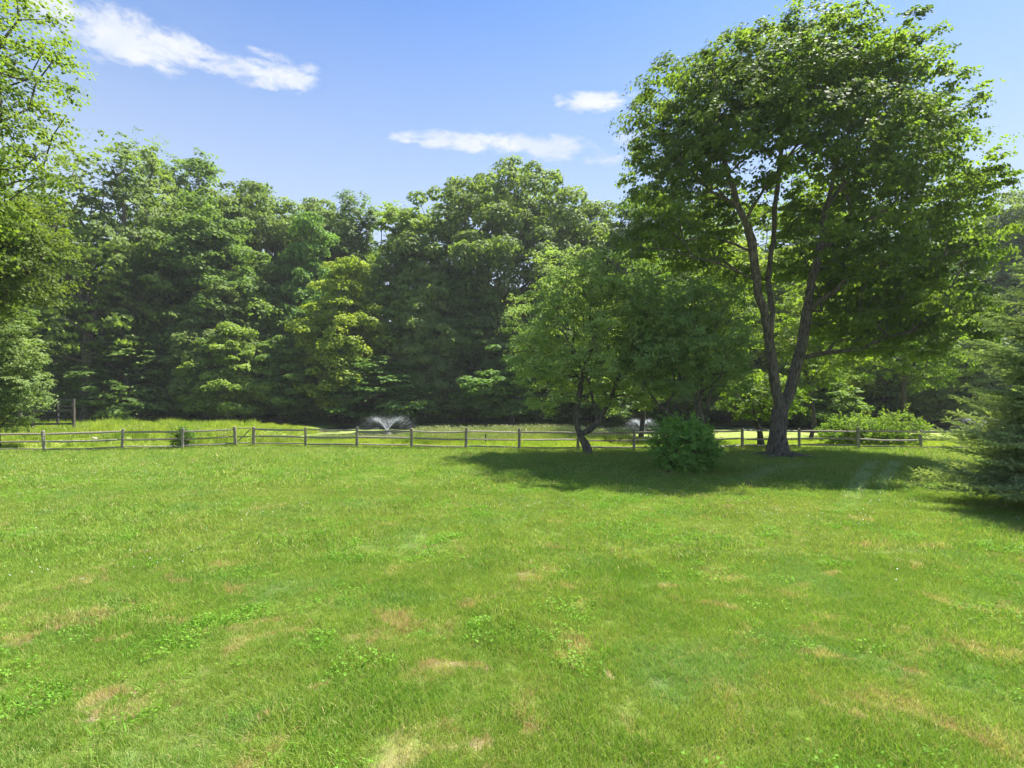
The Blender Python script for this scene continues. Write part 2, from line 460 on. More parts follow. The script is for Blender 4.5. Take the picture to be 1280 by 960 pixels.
def tubes(P, par, ch, r, w, cut=0.0, maxr=1e9, flare=None, sides_big=10):
    """one swept tube per chain"""
    VV = []; FF = []; nv = 0
    n = len(P); starts = [(0, None)]
    done = 0
    while starts:
        s, frm = starts.pop()
        chain = [] if frm is None else [frm]
        k = s
        while True:
            chain.append(k)
            cs = ch[k]
            if not cs: break
            cs = sorted(cs, key=lambda q: -w[q])
            for q in cs[1:]: starts.append((q, k))
            k = cs[0]
        pts = P[chain]; rr = r[chain].copy()
        if frm is not None: rr[0] = min(rr[0], rr[1] * 1.15)
        keep = [i for i in range(len(chain)) if i < 2 or rr[i] >= cut]
        if rr[min(1, len(rr) - 1)] < cut or len(keep) < 2: continue
        if rr.max() > maxr: pass
        pts = pts[keep]; rr = rr[keep]; rr[-1] *= .3
        sd = sides_big if rr.max() > .12 else (6 if rr.max() > .04 else 4)
        if flare and frm is None:
            hz = pts[:, 2] - pts[0, 2]; rr = rr * (1 + flare * np.exp(-hz / .45))
        d = np.gradient(pts, axis=0) if len(pts) > 1 else np.array([[0, 0, 1.]])
        d = norm(d); ref = np.array([1.0, .2, .1])
        u = norm(ref - (d @ ref)[:, None] * d); v = np.cross(d, u)
        an = np.arange(sd) / sd * 2 * math.pi
        lump = 1 + (0.10 * np.sin(an * 3 + len(chain)) + .06 * np.sin(an * 5 + 1)) * (rr.max() > .12)
        ring = pts[:, None] + rr[:, None, None] * (np.cos(an) * lump)[None, :, None] * u[:, None] + rr[:, None, None] * (np.sin(an) * lump)[None, :, None] * v[:, None]
        VV.append(ring.reshape(-1, 3)); L = len(pts)
        a = np.arange(L - 1)[:, None] * sd + np.arange(sd)[None]; b = np.arange(L - 1)[:, None] * sd + (np.arange(sd)[None] + 1) % sd
        FF.append(np.stack([a, b, b + sd, a + sd], -1).reshape(-1, 4) + nv); nv += L * sd
    return np.concatenate(VV), np.concatenate(FF)


def blob_points(blobs, n, mind, rg, shell=0.35):
    """poisson-like points through the crown volume, denser to the outside"""
    vol = np.array([b[3] * b[4] * b[5] for b in blobs]); pr = vol / vol.sum(); pts = []
    B = np.array([b[:6] for b in blobs])
    tries = 0
    acc = np.zeros((0, 3))
    while len(acc) < n and tries < 60:
        tries += 1
        k = rg.choice(len(blobs), size=n, p=pr)
        d = norm(rg.normal(size=(n, 3))); u = rg.random(n) ** shell
        q = B[k, :3] + d * u[:, None] * B[k, 3:6]
        for t in q:
            if len(acc) >= n: break
            if len(acc) and np.min(((acc - t) ** 2).sum(1)) < mind * mind: continue
            acc = np.vstack([acc, t])
    return acc


def crown_leaves(T, crown_c, clump_r, per, size, rg, flat=0.55, sprays=7, up=0.8, outw=0.5, rnd=0.8, droop=0.0, spread=1.0, cl=.45, dome=False):
    """each clump is a handful of flattish sprays of leaves, or a leafy dome"""
    n = len(T); cl_var = rg.random(n)
    cr = clump_r * rg.uniform(.65, 1.35, n)
    C = []; N = []; VR = []
    o = norm(T - crown_c)
    if dome:
        m = np.maximum(8, (per * (cr / clump_r) ** 1.5).astype(int)); I = np.repeat(np.arange(n), m); M = len(I)
        d = rg.normal(size=(M, 3)); d[:, 2] = np.where(d[:, 2] < -.4, -d[:, 2], d[:, 2]); d = norm(d + o[I] * .35)
        lob = norm(rg.normal(size=(n, 5, 3)) + np.array([0, 0, .5]))
        near = (d[:, None] * lob[I]).sum(2).max(1)                     # knobbly, made of smaller knobs
        rad = cr[I] * (.55 + .55 * near ** 2) * rg.uniform(.72, 1.08, M) * spread
        C = T[I] + d * rad[:, None] * np.array([1, 1, .72])
        N = norm(d * 1.0 + np.array([0, 0, up * .4]) + rnd * rg.normal(size=(M, 3)) * .7)
        VR = np.clip(.4 * cl_var[I] + .25 * near + .4 * rg.random(M) - .05, 0, 1)
        return C, N, size * rg.uniform(.65, 1.3, M), VR
    for i in range(n):
        k = max(3, int(sprays * rg.uniform(.7, 1.3)))
        dirs = norm(rg.normal(size=(k, 3)) * np.array([1, 1, .55]) + o[i] * .7)
        sc = T[i] + dirs * cr[i] * rg.uniform(.25, 1.0, k)[:, None] * spread
        pk = max(4, int(per / k))
        sr = cr[i] * rg.uniform(.28, .55, k)
        off = rg.normal(size=(k, pk, 3)) * .55
        off[:, :, 2] *= flat * .5
        # sprays hang outward: tilt with the direction
        rad = np.linalg.norm(off[:, :, :2], axis=2)
        off[:, :, 2] -= rad * rad * (.25 + droop)
        off = off * sr[:, None, None]
        # shear so the spray follows its own twig
        al = (off[:, :, :2] * dirs[:, None, :2]).sum(2)
        off[:, :, 2] += al * dirs[:, None, 2] * .6
        q = sc[:, None] + off
        C.append(q.reshape(-1, 3))
        nn = np.array([0, 0, up]) + outw * o[i] + cl * dirs[:, None] + rnd * rg.normal(size=(k, pk, 3)) * .6
        N.append(nn.reshape(-1, 3))
        VR.append(np.clip(.45 * cl_var[i] + .2 * rg.random((k, 1)) + .35 * rg.random((k, pk)), 0, 1).ravel())
    C = np.concatenate(C); N = norm(np.concatenate(N)); VR = np.concatenate(VR)
    S = size * rg.uniform(.65, 1.3, len(C))
    return C, N, S, VR


def build_tree(name, loc, stems, blobs, n_cl, clump_r, per, size, base_r, seed, mat=LEAF, bark=BARK, mind=None, width=.42,
               bf=.45, cut=.006, shell=.4, flat=.55, sprays=7, flare=.6, up=.8, outw=.5, rnd=.8, droop=0., lift=.12, wob=.12, step=.7, tint=(1, 1, 1), rz=0, scale=None, attach_from=2, sides_big=10, spread=1.0, cl=.45, dome=False):
    rg = np.random.default_rng(seed)
    T = blob_points(blobs, n_cl, mind or clump_r * .75, rg, shell)
    P, par, ch, r, w = grow(stems, T, base_r, bf=bf, rg=rg, lift=lift, wob=wob, step=step, attach_from=attach_from)
    root = empty(name, loc, rz, scale)
    Vt, Ft = tubes(P, par, ch, r, w, cut=cut, flare=flare, sides_big=sides_big)
    np_mesh('trunk', Vt, Ft, 4, bark, smooth=True, parent=root)
    B = np.array([b[:3] for b in blobs]); cc = B.mean(0)
    C, N, S, VR = crown_leaves(T, cc, clump_r, per, size, rg, flat=flat, sprays=sprays, up=up, outw=outw, rnd=rnd, droop=droop, spread=spread, cl=cl, dome=dome)
    LV = leaf_arrays(C, N, S, width=width)
    cr = np_mesh('crown', LV, np.arange(len(LV)).reshape(-1, 4), 4, mat, fattr=VR, parent=root)
    cr.color = (*tint, 1)
    return root


def copy_tree(root, loc, rz=0, scale=(1, 1, 1), tint=None):
    c = root.copy(); COL.objects.link(c); c.location = loc; c.rotation_euler = (0, 0, rz); c.scale = scale
    for chd in root.children:
        d = chd.copy(); COL.objects.link(d); d.parent = c
        if tint and chd.name.startswith('crown'): d.color = (*tint, 1)
        if tint and chd.name.startswith('foliage'): d.color = (*tint, 1)
    return c


def gz(x, y): return float(height(x, y))


def spot(px, d): return (px - 640) / 680 * d


# ---- the big two-stemmed maple on the lawn (26.7 m away)
D = 26.7; MX = spot(974, D); k_ = 680 / D
def mp(px, py, dy=0.0):
    s = (D + dy) / 680
    return ((px - 640) * s - MX, dy, EYE + (500 - py) * s)


stems = [[mp(974, 575), mp(973, 545), mp(975, 515), mp(968, 480), mp(963, 440), mp(958, 405, -.1), mp(946, 350, -.4), mp(941, 300, -.8), mp(921, 255, -1), mp(905, 200, -1.2), mp(890, 130, -1.4)],
         [mp(977, 508), mp(988, 490, .3), mp(999, 447, .4), mp(1009, 391, .5), mp(1020, 335, .6), mp(1033, 259, .8), mp(1050, 191, .6), mp(1080, 120, .3)],
         [mp(962, 430), mp(966, 390, .7), mp(960, 350, 1.2), mp(968, 280, 1.5), mp(975, 200, 1.4), mp(985, 110, 1.3)],
         [mp(1000, 450, .4), mp(1035, 440, -.6), mp(1075, 436, -1.5), mp(1110, 420, -2.6), mp(1160, 412, -3.6)],
         [mp(1025, 310, .6), mp(1075, 280, 1.5), mp(1130, 250, 2.2), mp(1190, 235, 2.5)],
         [mp(1012, 380), mp(1060, 345, -1.2), mp(1120, 330, -2.4), mp(1180, 320, -3)],
         [mp(925, 262, -1), mp(890, 240, -1), mp(850, 200, -1)],
         [mp(948, 352, -.4), mp(900, 330, -2), mp(850, 315, -3), mp(800, 310, -3.4)],
         [mp(1035, 250, .8), mp(1085, 195, 1.6), mp(1115, 150, 2.2), mp(1140, 125, 2.6)],
         [mp(945, 320, -.8), mp(930, 270, 1.5), mp(880, 220, 4)]]
def mb(px, py, dy, rx, ry, rz):
    q = mp(px, py, dy); return (q[0], q[1], q[2], rx / k_, ry, rz / k_)


blobs = [mb(930, 118, 0, 74, 4, 64), mb(1020, 100, 1, 88, 4.2, 60), mb(1090, 112, 0, 78, 4, 62), mb(975, 98, -1, 74, 3.5, 56), mb(1130, 172, .3, 58, 3.2, 60),
         mb(870, 150, 0, 72, 4.5, 72), mb(845, 215, 1.5, 62, 4, 50), mb(950, 170, -3.0, 85, 2.6, 62), mb(1020, 150, -3.5, 80, 2.2, 55),
         mb(1182, 255, 1.2, 58, 3.4, 52), mb(1165, 322, -1, 60, 3.4, 52), mb(1140, 395, -2, 78, 3.5, 40), mb(1090, 300, -3.4, 60, 2.2, 34), mb(920, 340, 4.0, 50, 2, 34), mb(1020, 330, 4.5, 60, 2, 40), mb(1080, 350, 2.5, 75, 3.4, 55), mb(1060, 405, 2.0, 55, 2.5, 30), mb(1040, 250, 3.5, 90, 3, 60),
         mb(825, 275, -2, 50, 3, 26), mb(870, 310, 2.5, 55, 3, 26), mb(900, 260, 3.5, 75, 3, 45), mb(1100, 190, -3.4, 72, 2.2, 60)]
maple = build_tree('maple_tree', (MX, D, gz(MX, D)), stems, blobs, 740, .92, 240, .155, .36, 11, mind=.74, width=.5, bf=.35, cut=.006, cl=.8,
                   shell=.55, flat=.5, sprays=8, flare=.75, mat=LEAFM, tint=(.95, 1.06, .9), sides_big=14, attach_from=6, spread=1.1, up=.6, rnd=.75)
tag(maple, 'tallest tree on the lawn, maple with two dark stems and wide green crown', 'tree')

# surface roots spreading from the maple's foot
rv = []; rf = []
def root_mesh(parent):
    rg = np.random.default_rng(5)
    for k, (an, L) in enumerate(((-.5, 1.5), (-1.5, 1.1), (-2.3, 1.3), (.4, 1.0), (2.8, 1.4), (1.7, .9))):
        pts = [];
        for j in range(7):
            f = j / 6; aa = an + .25 * math.sin(f * 3 + k)
            pts.append((math.cos(aa) * (.35 + L * f), math.sin(aa) * (.35 + L * f), .16 * (1 - f) ** 1.5 - .03))
        pts = np.array(pts); rr = .16 * (1 - np.linspace(0, 1, 7)) ** .8 + .015
        d = norm(np.gradient(pts, axis=0)); u = norm(np.cross(d, [0, 0, 1.])); v = np.cross(u, d); an_ = np.arange(7) / 7 * 2 * math.pi
        ring = pts[:, None] + rr[:, None, None] * (np.cos(an_)[None, :, None] * u[:, None] + np.sin(an_)[None, :, None] * v[:, None])
        a = np.arange(6)[:, None] * 7 + np.arange(7)[None]; b = np.arange(6)[:, None] * 7 + (np.arange(7)[None] + 1) % 7
        np_mesh('root', ring.reshape(-1, 3), np.stack([a, b, b + 7, a + 7], -1).reshape(-1, 4), 4, BARK, smooth=True, parent=parent)


root_mesh(maple)

# ---- crab-apple with the crooked trunk
D = 27.3; CX = spot(735, D)
def cp(px, py, dy=0.0):
    s = (D + dy) / 680; return ((px - 640) * s - CX, dy, EYE + (500 - py) * s)
def cb(px, py, dy, rx, ry, rz):
    q = cp(px, py, dy); return (q[0], q[1], q[2], rx * D / 680, ry, rz * D / 680)


stems = [[cp(736, 572), cp(732, 556), cp(725, 543), cp(722, 535), cp(720, 524), cp(722, 505), cp(728, 470), cp(715, 430)],
         [cp(726, 545), cp(738, 537), cp(747, 528), cp(742, 505, -.3), cp(735, 475, -.6), cp(722, 445, -1), cp(700, 410, -1.3)],
         [cp(747, 528), cp(760, 505, .3), cp(775, 470, .6), cp(790, 430, .9), cp(800, 390, 1)],
         [cp(735, 480), cp(740, 430, .5), cp(738, 380, .5)]]
blobs = [cb(735, 385, 0, 78, 3.4, 66), cb(690, 410, 0, 56, 3, 70), cb(670, 450, -.5, 34, 2, 45), cb(780, 400, .5, 66, 3.2, 62), cb(720, 455, 0, 75, 3, 45),
         cb(780, 460, .5, 60, 3, 46), cb(720, 345, 0, 58, 2.6, 30), cb(690, 490, 0, 32, 1.8, 24), cb(785, 490, 1.5, 50, 2, 22)]
crab = build_tree('crabapple_tree', (CX, D, gz(CX, D)), stems, blobs, 400, .60, 165, .11, .20, 12, mind=.45, cl=.7, width=.38, bf=.4, cut=.006,
                  shell=.5, flat=.6, sprays=7, flare=.25, tint=(1.85, 1.75, 1.6), mat=LEAFP, step=.4, attach_from=9, up=.6, rnd=1.1, droop=.1)
tag(crab, 'low wide tree with crooked forked trunk by the fence, left of the round bush', 'tree')

# ---- second low tree behind the round bush, leaning stems
D = 26.2; CX = spot(862, D)
stems = [[cp(864, 576), cp(858, 545), cp(845, 525), cp(822, 505), cp(806, 480), cp(800, 450)],
         [cp(862, 556), cp(872, 525, .3), cp(878, 480, .5), cp(872, 430, .7)], [cp(864, 565), cp(884, 520, -.4), cp(892, 470, -.4), cp(900, 430, -.4)]]
blobs = [cb(845, 400, 0, 55, 2.6, 50), cb(890, 430, 0, 46, 2.6, 46), cb(850, 450, -.5, 62, 2.6, 38), cb(905, 465, 0, 34, 2, 32), cb(815, 440, 0, 40, 2.2, 50), cb(885, 385, 0, 40, 2, 34)]
crab2 = build_tree('crabapple_tree', (CX, D, gz(CX, D)), stems, blobs, 250, .56, 150, .11, .15, 13, mind=.42, width=.38, bf=.4, cut=.006,
                   shell=.5, flat=.6, sprays=7, flare=.2, tint=(1.45, 1.5, 1.45), mat=LEAFP, step=.4, attach_from=4, up=.6, rnd=1.1)
tag(crab2, 'low spreading tree with several leaning stems rising behind the round bush', 'tree')

# ---- young tree behind the fence beside the big maple, and a taller pale one behind it
def simple_tree(name, px, D, top, bot, hw, label, seed, tint, n_cl=150, clump_r=.8, per=120, size=.16, base_r=.14, group=None, shape='round', mat=LEAF, dz=0, bark=BARKD, low=0.1, **kw):
    """top, bot: photograph rows of crown top and bottom"""
    X = spot(px, D); z0 = gz(X, D)
    zt = EYE + (500 - top) / 680 * D - z0; zb = EYE + (500 - bot) / 680 * D - z0; W = hw / 680 * D
    H = zt; rg = np.random.default_rng(seed); cz = (zt + zb) / 2; hh = (zt - zb) / 2
    if shape == 'round':
        blobs = [(0, 0, cz + hh * .25, W * .8, W * .75, hh * .72), (-W * .35, W * .1, cz - hh * .25, W * .62, W * .6, hh * .62), (W * .35, -W * .1, cz - hh * .2, W * .6, W * .6, hh * .66), (0, -W * .25, cz - hh * .4, W * .6, W * .5, hh * .5)]
    elif shape == 'column':
        blobs = [(0, 0, cz + hh * .5, W * .55, W * .55, hh * .48), (0, 0, cz, W * .85, W * .8, hh * .55), (0, 0, cz - hh * .45, W, W * .9, hh * .5)]
    else:
        blobs = [(0, 0, cz, W, W * .8, hh)]
    tips = [(rg.normal() * W * .1, rg.normal() * W * .1, zb * .5), (rg.normal() * W * .12, rg.normal() * W * .1, cz), (rg.normal() * W * .15, 0, cz + hh * .55)]
    t = build_tree(name, (X, D, z0 + dz), [[(0, 0, -.1)] + tips], blobs, n_cl, clump_r, per, size, base_r, seed, mat=mat, bark=bark, tint=tint, **kw)
    tag(t, label, 'tree', group); return t


simple_tree('young_tree', 952, 32.5, 470, 525, 52, 'slim young tree with bright yellow green leaves just behind the fence beside the maple trunk', 21, (1.3, 1.25, 1.0), n_cl=60, clump_r=.55, per=90, size=.15, base_r=.14, mind=.5)
simple_tree('young_tree', 880, 40, 300, 470, 75, 'tall open young tree with yellow green leaves between the round bush and the maple', 22, (1.35, 1.3, 1.0), n_cl=130, clump_r=.9, per=110, size=.18, base_r=.22)
simple_tree('young_tree', 800, 44, 300, 500, 60, 'yellow green tree growing behind the crabapple beside the pond', 23, (1.2, 1.2, 1.0), n_cl=130, clump_r=.9, per=110, size=.19, base_r=.2)

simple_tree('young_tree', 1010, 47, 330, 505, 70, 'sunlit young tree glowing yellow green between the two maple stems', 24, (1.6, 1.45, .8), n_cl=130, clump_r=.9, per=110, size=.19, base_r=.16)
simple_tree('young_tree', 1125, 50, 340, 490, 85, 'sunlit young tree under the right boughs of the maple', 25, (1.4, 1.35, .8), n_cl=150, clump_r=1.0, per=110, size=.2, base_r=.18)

# ---- trees at the left edge
t = simple_tree('maple_tree', -78, 15.5, -110, 330, 162, 'loose yellow green tree hanging in from the upper left corner', 31, (1.45, 1.3, 1.0), n_cl=240, clump_r=.75, per=135, size=.105, base_r=.22, mind=.5, width=.45, shape='round', bark=BARK, spread=1.3)
t = simple_tree('shade_tree', -42, 26, 195, 415, 126, 'dense dark tree with yellowish drooping tips at the left edge', 32, (1.1, .95, .8), n_cl=260, clump_r=.8, per=210, size=.13, base_r=.3, mind=.55, droop=.35, flat=.9)
t = simple_tree('shrubby_tree', -4, 31.5, 360, 550, 66, 'pale green bushy tree standing behind the fence at the left edge', 33, (1.35, 1.3, 1.25), mat=LEAFP, n_cl=260, clump_r=.55, per=170, size=.11, base_r=.16, mind=.42, shape='round')

# ------------------------------------------------------------------ the wood across the pond
GRP = 'trees of the wood across the pond'


def proto(name, H, W, seed, kind, n_cl, clump_r, per, size, low=.25, **kw):
    """wood tree of height H, half width W"""
    rg = np.random.default_rng(seed)
    if kind == 'oak':
        blobs = [(W * .05, 0, H * .84, W * .5, W * .5, H * .14), (-W * .5, 0, H * .62, W * .48, W * .5, H * .17), (W * .55, .1, H * .64, W * .45, W * .5, H * .17), (-W * .28, 0, H * .75, W * .48, W * .5, H * .14), (W * .35, 0, H * .76, W * .46, W * .5, H * .14), (0, -W * .35, H * .58, W * .8, W * .4, H * .2), (-W * .35, 0, H * .42, W * .6, W * .5, H * .17), (W * .35, 0, H * .42, W * .6, W * .5, H * .17), (W * .1, -W * .2, H * .25, W * .7, W * .5, H * .14)]
    elif kind == 'tall':
        blobs = [(0, 0, H * .84, W * .62, W * .6, H * .15), (W * .1, 0, H * .68, W * .85, W * .8, H * .18), (-W * .1, -W * .1, H * .5, W * .9, W * .8, H * .18), (W * .1, -.1, H * .3, W * .85, W * .75, H * .17), (-W * .1, 0, H * .16, W * .6, W * .6, H * .1)]
    elif kind == 'open':
        blobs = [(-W * .35, 0, H * .84, W * .38, W * .38, H * .13), (W * .4, 0, H * .8, W * .38, W * .38, H * .14), (0, 0, H * .7, W * .6, W * .5, H * .16), (0, 0, H * .56, W * .9, W * .8, H * .18), (0, 0, H * .36, W * .9, W * .8, H * .2)]
    elif kind == 'cone':
        blobs = [(0, 0, H * .86, W * .36, W * .36, H * .12), (0, 0, H * .70, W * .62, W * .6, H * .17), (0, 0, H * .48, W * .9, W * .85, H * .2), (0, 0, H * .26, W, W * .9, H * .19)]
    else:  # small
        blobs = [(0, 0, H * .68, W * .6, W * .6, H * .3), (-W * .4, 0, H * .42, W * .6, W * .55, H * .26), (W * .4, 0, H * .4, W * .6, W * .55, H * .26), (0, -W * .3, H * .28, W * .7, W * .5, H * .2)]
    st = [[(0, 0, -.2), (rg.normal() * W * .04, 0, H * .2), (rg.normal() * W * .08, rg.normal() * W * .08, H * .42), (rg.normal() * W * .1, 0, H * .62)],
          [(0, 0, H * .38), (-W * .3, rg.normal() * W * .2, H * .55), (-W * .4, 0, H * .68)], [(0, 0, H * .32), (W * .3, rg.normal() * W * .2, H * .52), (W * .42, 0, H * .64)]]
    kw.setdefault('rnd', .55); kw.setdefault('cl', .95); kw.setdefault('up', .6)
    t = build_tree(name, (0, 0, 0), st, blobs, n_cl, clump_r, per, size, H * .013 + .1, seed, mat=LEAFW, bark=BARKD if kind != 'open' else BARK, cut=.02, step=1.3, flare=.3, attach_from=4, sides_big=8, **kw)
    return t


pr = {
    'oak': (proto('oak_tree', 30, 13, 101, 'oak', 380, 1.7, 220, .36, mind=1.3, dome=True), 30, 13),
    'tallA': (proto('broadleaf_tree', 28, 7, 102, 'tall', 300, 1.6, 150, .38, mind=1.0), 28, 7),
    'tallB': (proto('broadleaf_tree', 28, 7.5, 103, 'tall', 300, 1.7, 220, .34, mind=1.15, dome=True, rnd=.8), 28, 7.5),
    'open': (proto('ash_tree', 28, 7, 104, 'open', 190, 1.3, 120, .32, mind=1.0, spread=1.3), 28, 7),
    'cone': (proto('broadleaf_tree', 22, 6, 105, 'cone', 260, 1.3, 190, .31, mind=1.0, dome=True, rnd=.8), 22, 6),
    'smallA': (proto('understorey_tree', 10, 4, 106, 'small', 150, .8, 170, .24, mind=.6, dome=True, rnd=.8), 10, 4),
    'smallB': (proto('understorey_tree', 10, 4.4, 107, 'small', 150, 1.05, 130, .25, mind=.65, flat=.3, droop=0, cl=.5), 10, 4.4),
}
used = set()
G_ = dict(dk=(.85, .95, .88), md=(.95, 1.05, .9), lt=(1.4, 1.4, 1.0), yl=(1.65, 1.5, .7), bl=(.92, 1.15, .92), gy=(1.25, 1.2, 1.5), ol=(1.12, 1.12, 1.0))
WOOD = [  # kind, px, depth, top row, half width px, tint, rotation, label
    ('oak', 628, 84, 188, 132, 'ol', .4, 'broad domed oak, the widest crown of the wood, under the middle clouds'),
    ('open', 108, 66, 138, 92, 'ol', .2, 'tall feathery tree with thin airy top near the left edge of the wood'),
    ('open', 188, 74, 160, 55, 'ol', 2.0, 'narrow tree with sparse forked top standing right of the tall feathery one'),
    ('tallA', 238, 86, 196, 62, 'md', 1.0, 'thin topped dark tree left of the round olive crowns'),
    ('tallB', 302, 88, 212, 70, 'ol', .5, 'round topped olive tree on the skyline at left of centre'),
    ('oak', 395, 92, 232, 95, 'ol', 2.2, 'low domed olive crown on the skyline left of the dip'),
    ('tallB', 258, 74, 238, 78, 'md', 3.0, 'big mid green tree with leafy front below the left skyline'),
    ('cone', 388, 78, 254, 52, 'bl', 0.0, 'cone shaped blue green tree in front of the left skyline'),
    ('tallA', 444, 88, 246, 44, 'dk', 4.0, 'dark green tree on the skyline just left of the dip'),
    ('cone', 432, 71, 312, 64, 'yl', 1.2, 'yellow green tree with layered boughs left of the middle'),
    ('tallA', 506, 78, 258, 58, 'lt', 2.0, 'light green tree just right of the dip in the skyline'),
    ('cone', 532, 73, 318, 52, 'gy', 2.6, 'grey green tree with pale clumps left of the big oak foot'),
    ('cone', 275, 70, 346, 62, 'gy', .7, 'grey leaved tree above the small light green one'),
    ('smallA', 290, 66, 402, 55, 'lt', .3, 'small light green tree standing by the pond under the grey leaved one'),
    ('smallB', 172, 66, 420, 68, 'md', 1.0, 'small spreading tree with pale flat sprays right of the black board fence'),
    ('smallA', 352, 68, 418, 50, 'md', 2.2, 'small mid green tree left of the yellow green one'),
    ('smallB', 478, 67, 448, 62, 'bl', 3.0, 'low blue green tree hanging over the pond behind the left fountain'),
    ('smallA', 640, 70, 425, 66, 'bl', 4.0, 'low blue green tree at the foot of the big oak'),
    ('smallB', 578, 73, 440, 46, 'dk', 5.0, 'low dark tree between the fountain and the oak foot'),
    ('tallA', 45, 78, 250, 80, 'dk', 5.0, 'dark tall tree behind the left edge tree'),
    ('cone', 150, 75, 300, 75, 'dk', 5.5, 'dark green tree under the tall feathery one'),
    ('cone', 335, 76, 318, 62, 'dk', 3.5, 'dark tree between the grey leaved and the blue green ones'),
    ('tallB', 584, 77, 330, 62, 'dk', 1.7, 'dark green tree filling the front of the big oak on its left'),
    ('tallA', 676, 77, 340, 66, 'dk', 2.9, 'dark green tree filling the front of the big oak on its right'),
    ('tallB', 745, 88, 248, 66, 'ol', 4.4, 'olive tree on the skyline right of the big oak'),
    ('tallA', 812, 86, 245, 64, 'md', .9, 'tree seen behind the left side of the big maple crown'),
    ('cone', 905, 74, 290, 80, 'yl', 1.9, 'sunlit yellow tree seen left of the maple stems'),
    ('tallB', 890, 90, 262, 75, 'lt', 1.5, 'tall light tree behind the left stem of the maple'),
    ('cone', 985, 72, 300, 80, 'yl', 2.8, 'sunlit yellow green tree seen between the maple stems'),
    ('tallA', 1000, 90, 265, 80, 'lt', 2.5, 'tall light tree behind the right stem of the maple'),
    ('cone', 1075, 74, 310, 72, 'lt', .1, 'light green tree behind the right boughs of the maple'),
    ('tallB', 1110, 88, 280, 80, 'md', 3.6, 'mid green tree showing through the right half of the maple'),
    ('cone', 1165, 73, 330, 75, 'dk', 4.1, 'dark tree under the right end of the maple crown'),
    ('tallA', 1210, 84, 290, 75, 'ol', 5.1, 'olive tree between the maple and the right edge'),
    ('tallB', 1282, 80, 222, 72, 'gy', .2, 'tall grey green tree at the right edge'),
    ('smallA', 1015, 62, 445, 62, 'md', 1.5, 'low tree behind the fence right of the maple trunk'),
    ('smallB', 1100, 70, 420, 70, 'dk', 2.5, 'low dark tree across the pond above the overgrown shrub'),
    ('smallA', 1195, 66, 400, 66, 'lt', 3.5, 'low light tree across the pond left of the spruce'),
    ('smallB', 740, 72, 440, 60, 'dk', 1.2, 'low dark tree across the pond behind the crabapple trunk'),
    ('smallA', 850, 71, 440, 60, 'md', 2.2, 'low tree across the pond behind the round bush'),
    ('smallB', 935, 73, 430, 60, 'dk', .2, 'low dark tree across the pond left of the maple trunk'),
    ('smallA', 240, 73, 430, 50, 'dk', 1.0, 'low dark tree between the two small light trees'),
    ('smallB', 418, 73, 440, 48, 'dk', 2.0, 'low dark tree at the foot of the yellow green one'),
    ('smallA', 60, 72, 400, 62, 'dk', 3.0, 'low dark tree behind the black board fence'),
    ('cone', 1258, 76, 330, 66, 'lt', 1.0, 'light green tree above the spruce'),
]
for (kd, px, d, top, hw, tn, rz, lab) in WOOD:
    root, H, W = pr[kd]
    X = spot(px, d); z0 = gz(X, d); Ht = EYE + (500 - top) / 680 * d - z0
    sxy = hw / 680 * d / W * 1.12; sz = Ht / H * (.95 if kd in ('oak', 'tallB', 'cone', 'smallA') else 1.0)
    if kd in used: t = copy_tree(root, (X, d, z0 - .05), rz, (sxy, sxy, sz), G_[tn])
    else:
        used.add(kd); t = root; t.location = (X, d, z0 - .05); t.rotation_euler = (0, 0, rz); t.scale = (sxy, sxy, sz)
        for cc_ in t.children:
            if cc_.name.startswith('crown'): cc_.color = (*G_[tn], 1)
    tag(t, lab, 'tree', GRP)

# the depth of the wood behind: one mass of leaves nobody could count
def wood_mass():
    rg = np.random.default_rng(77); n = 1500
    x = rg.uniform(-125, 125, n); y = rg.uniform(90, 116, n) + rg.normal(size=n); z = rg.uniform(-.5, 1, n) ** 1 * 0 + rg.random(n) * (12 + 6 * (y - 90) / 26)
    m_ = 1500; sx = rg.choice([-1, 1], m_); xs = sx * rg.uniform(66, 100, m_); ys = rg.uniform(28, 92, m_); zs = rg.random(m_) * 17     # the wood wraps round both ends of the pond
    x = np.concatenate([x, xs]); y = np.concatenate([y, ys]); z = np.concatenate([z, zs])
    T = np.stack([x, y, z + .5], 1)
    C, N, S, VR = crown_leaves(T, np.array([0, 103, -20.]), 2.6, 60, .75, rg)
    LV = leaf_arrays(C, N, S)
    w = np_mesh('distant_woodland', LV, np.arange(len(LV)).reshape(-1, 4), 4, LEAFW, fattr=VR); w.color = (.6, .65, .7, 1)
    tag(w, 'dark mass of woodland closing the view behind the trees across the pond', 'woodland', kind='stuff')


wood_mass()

# ------------------------------------------------------------------ shrubs


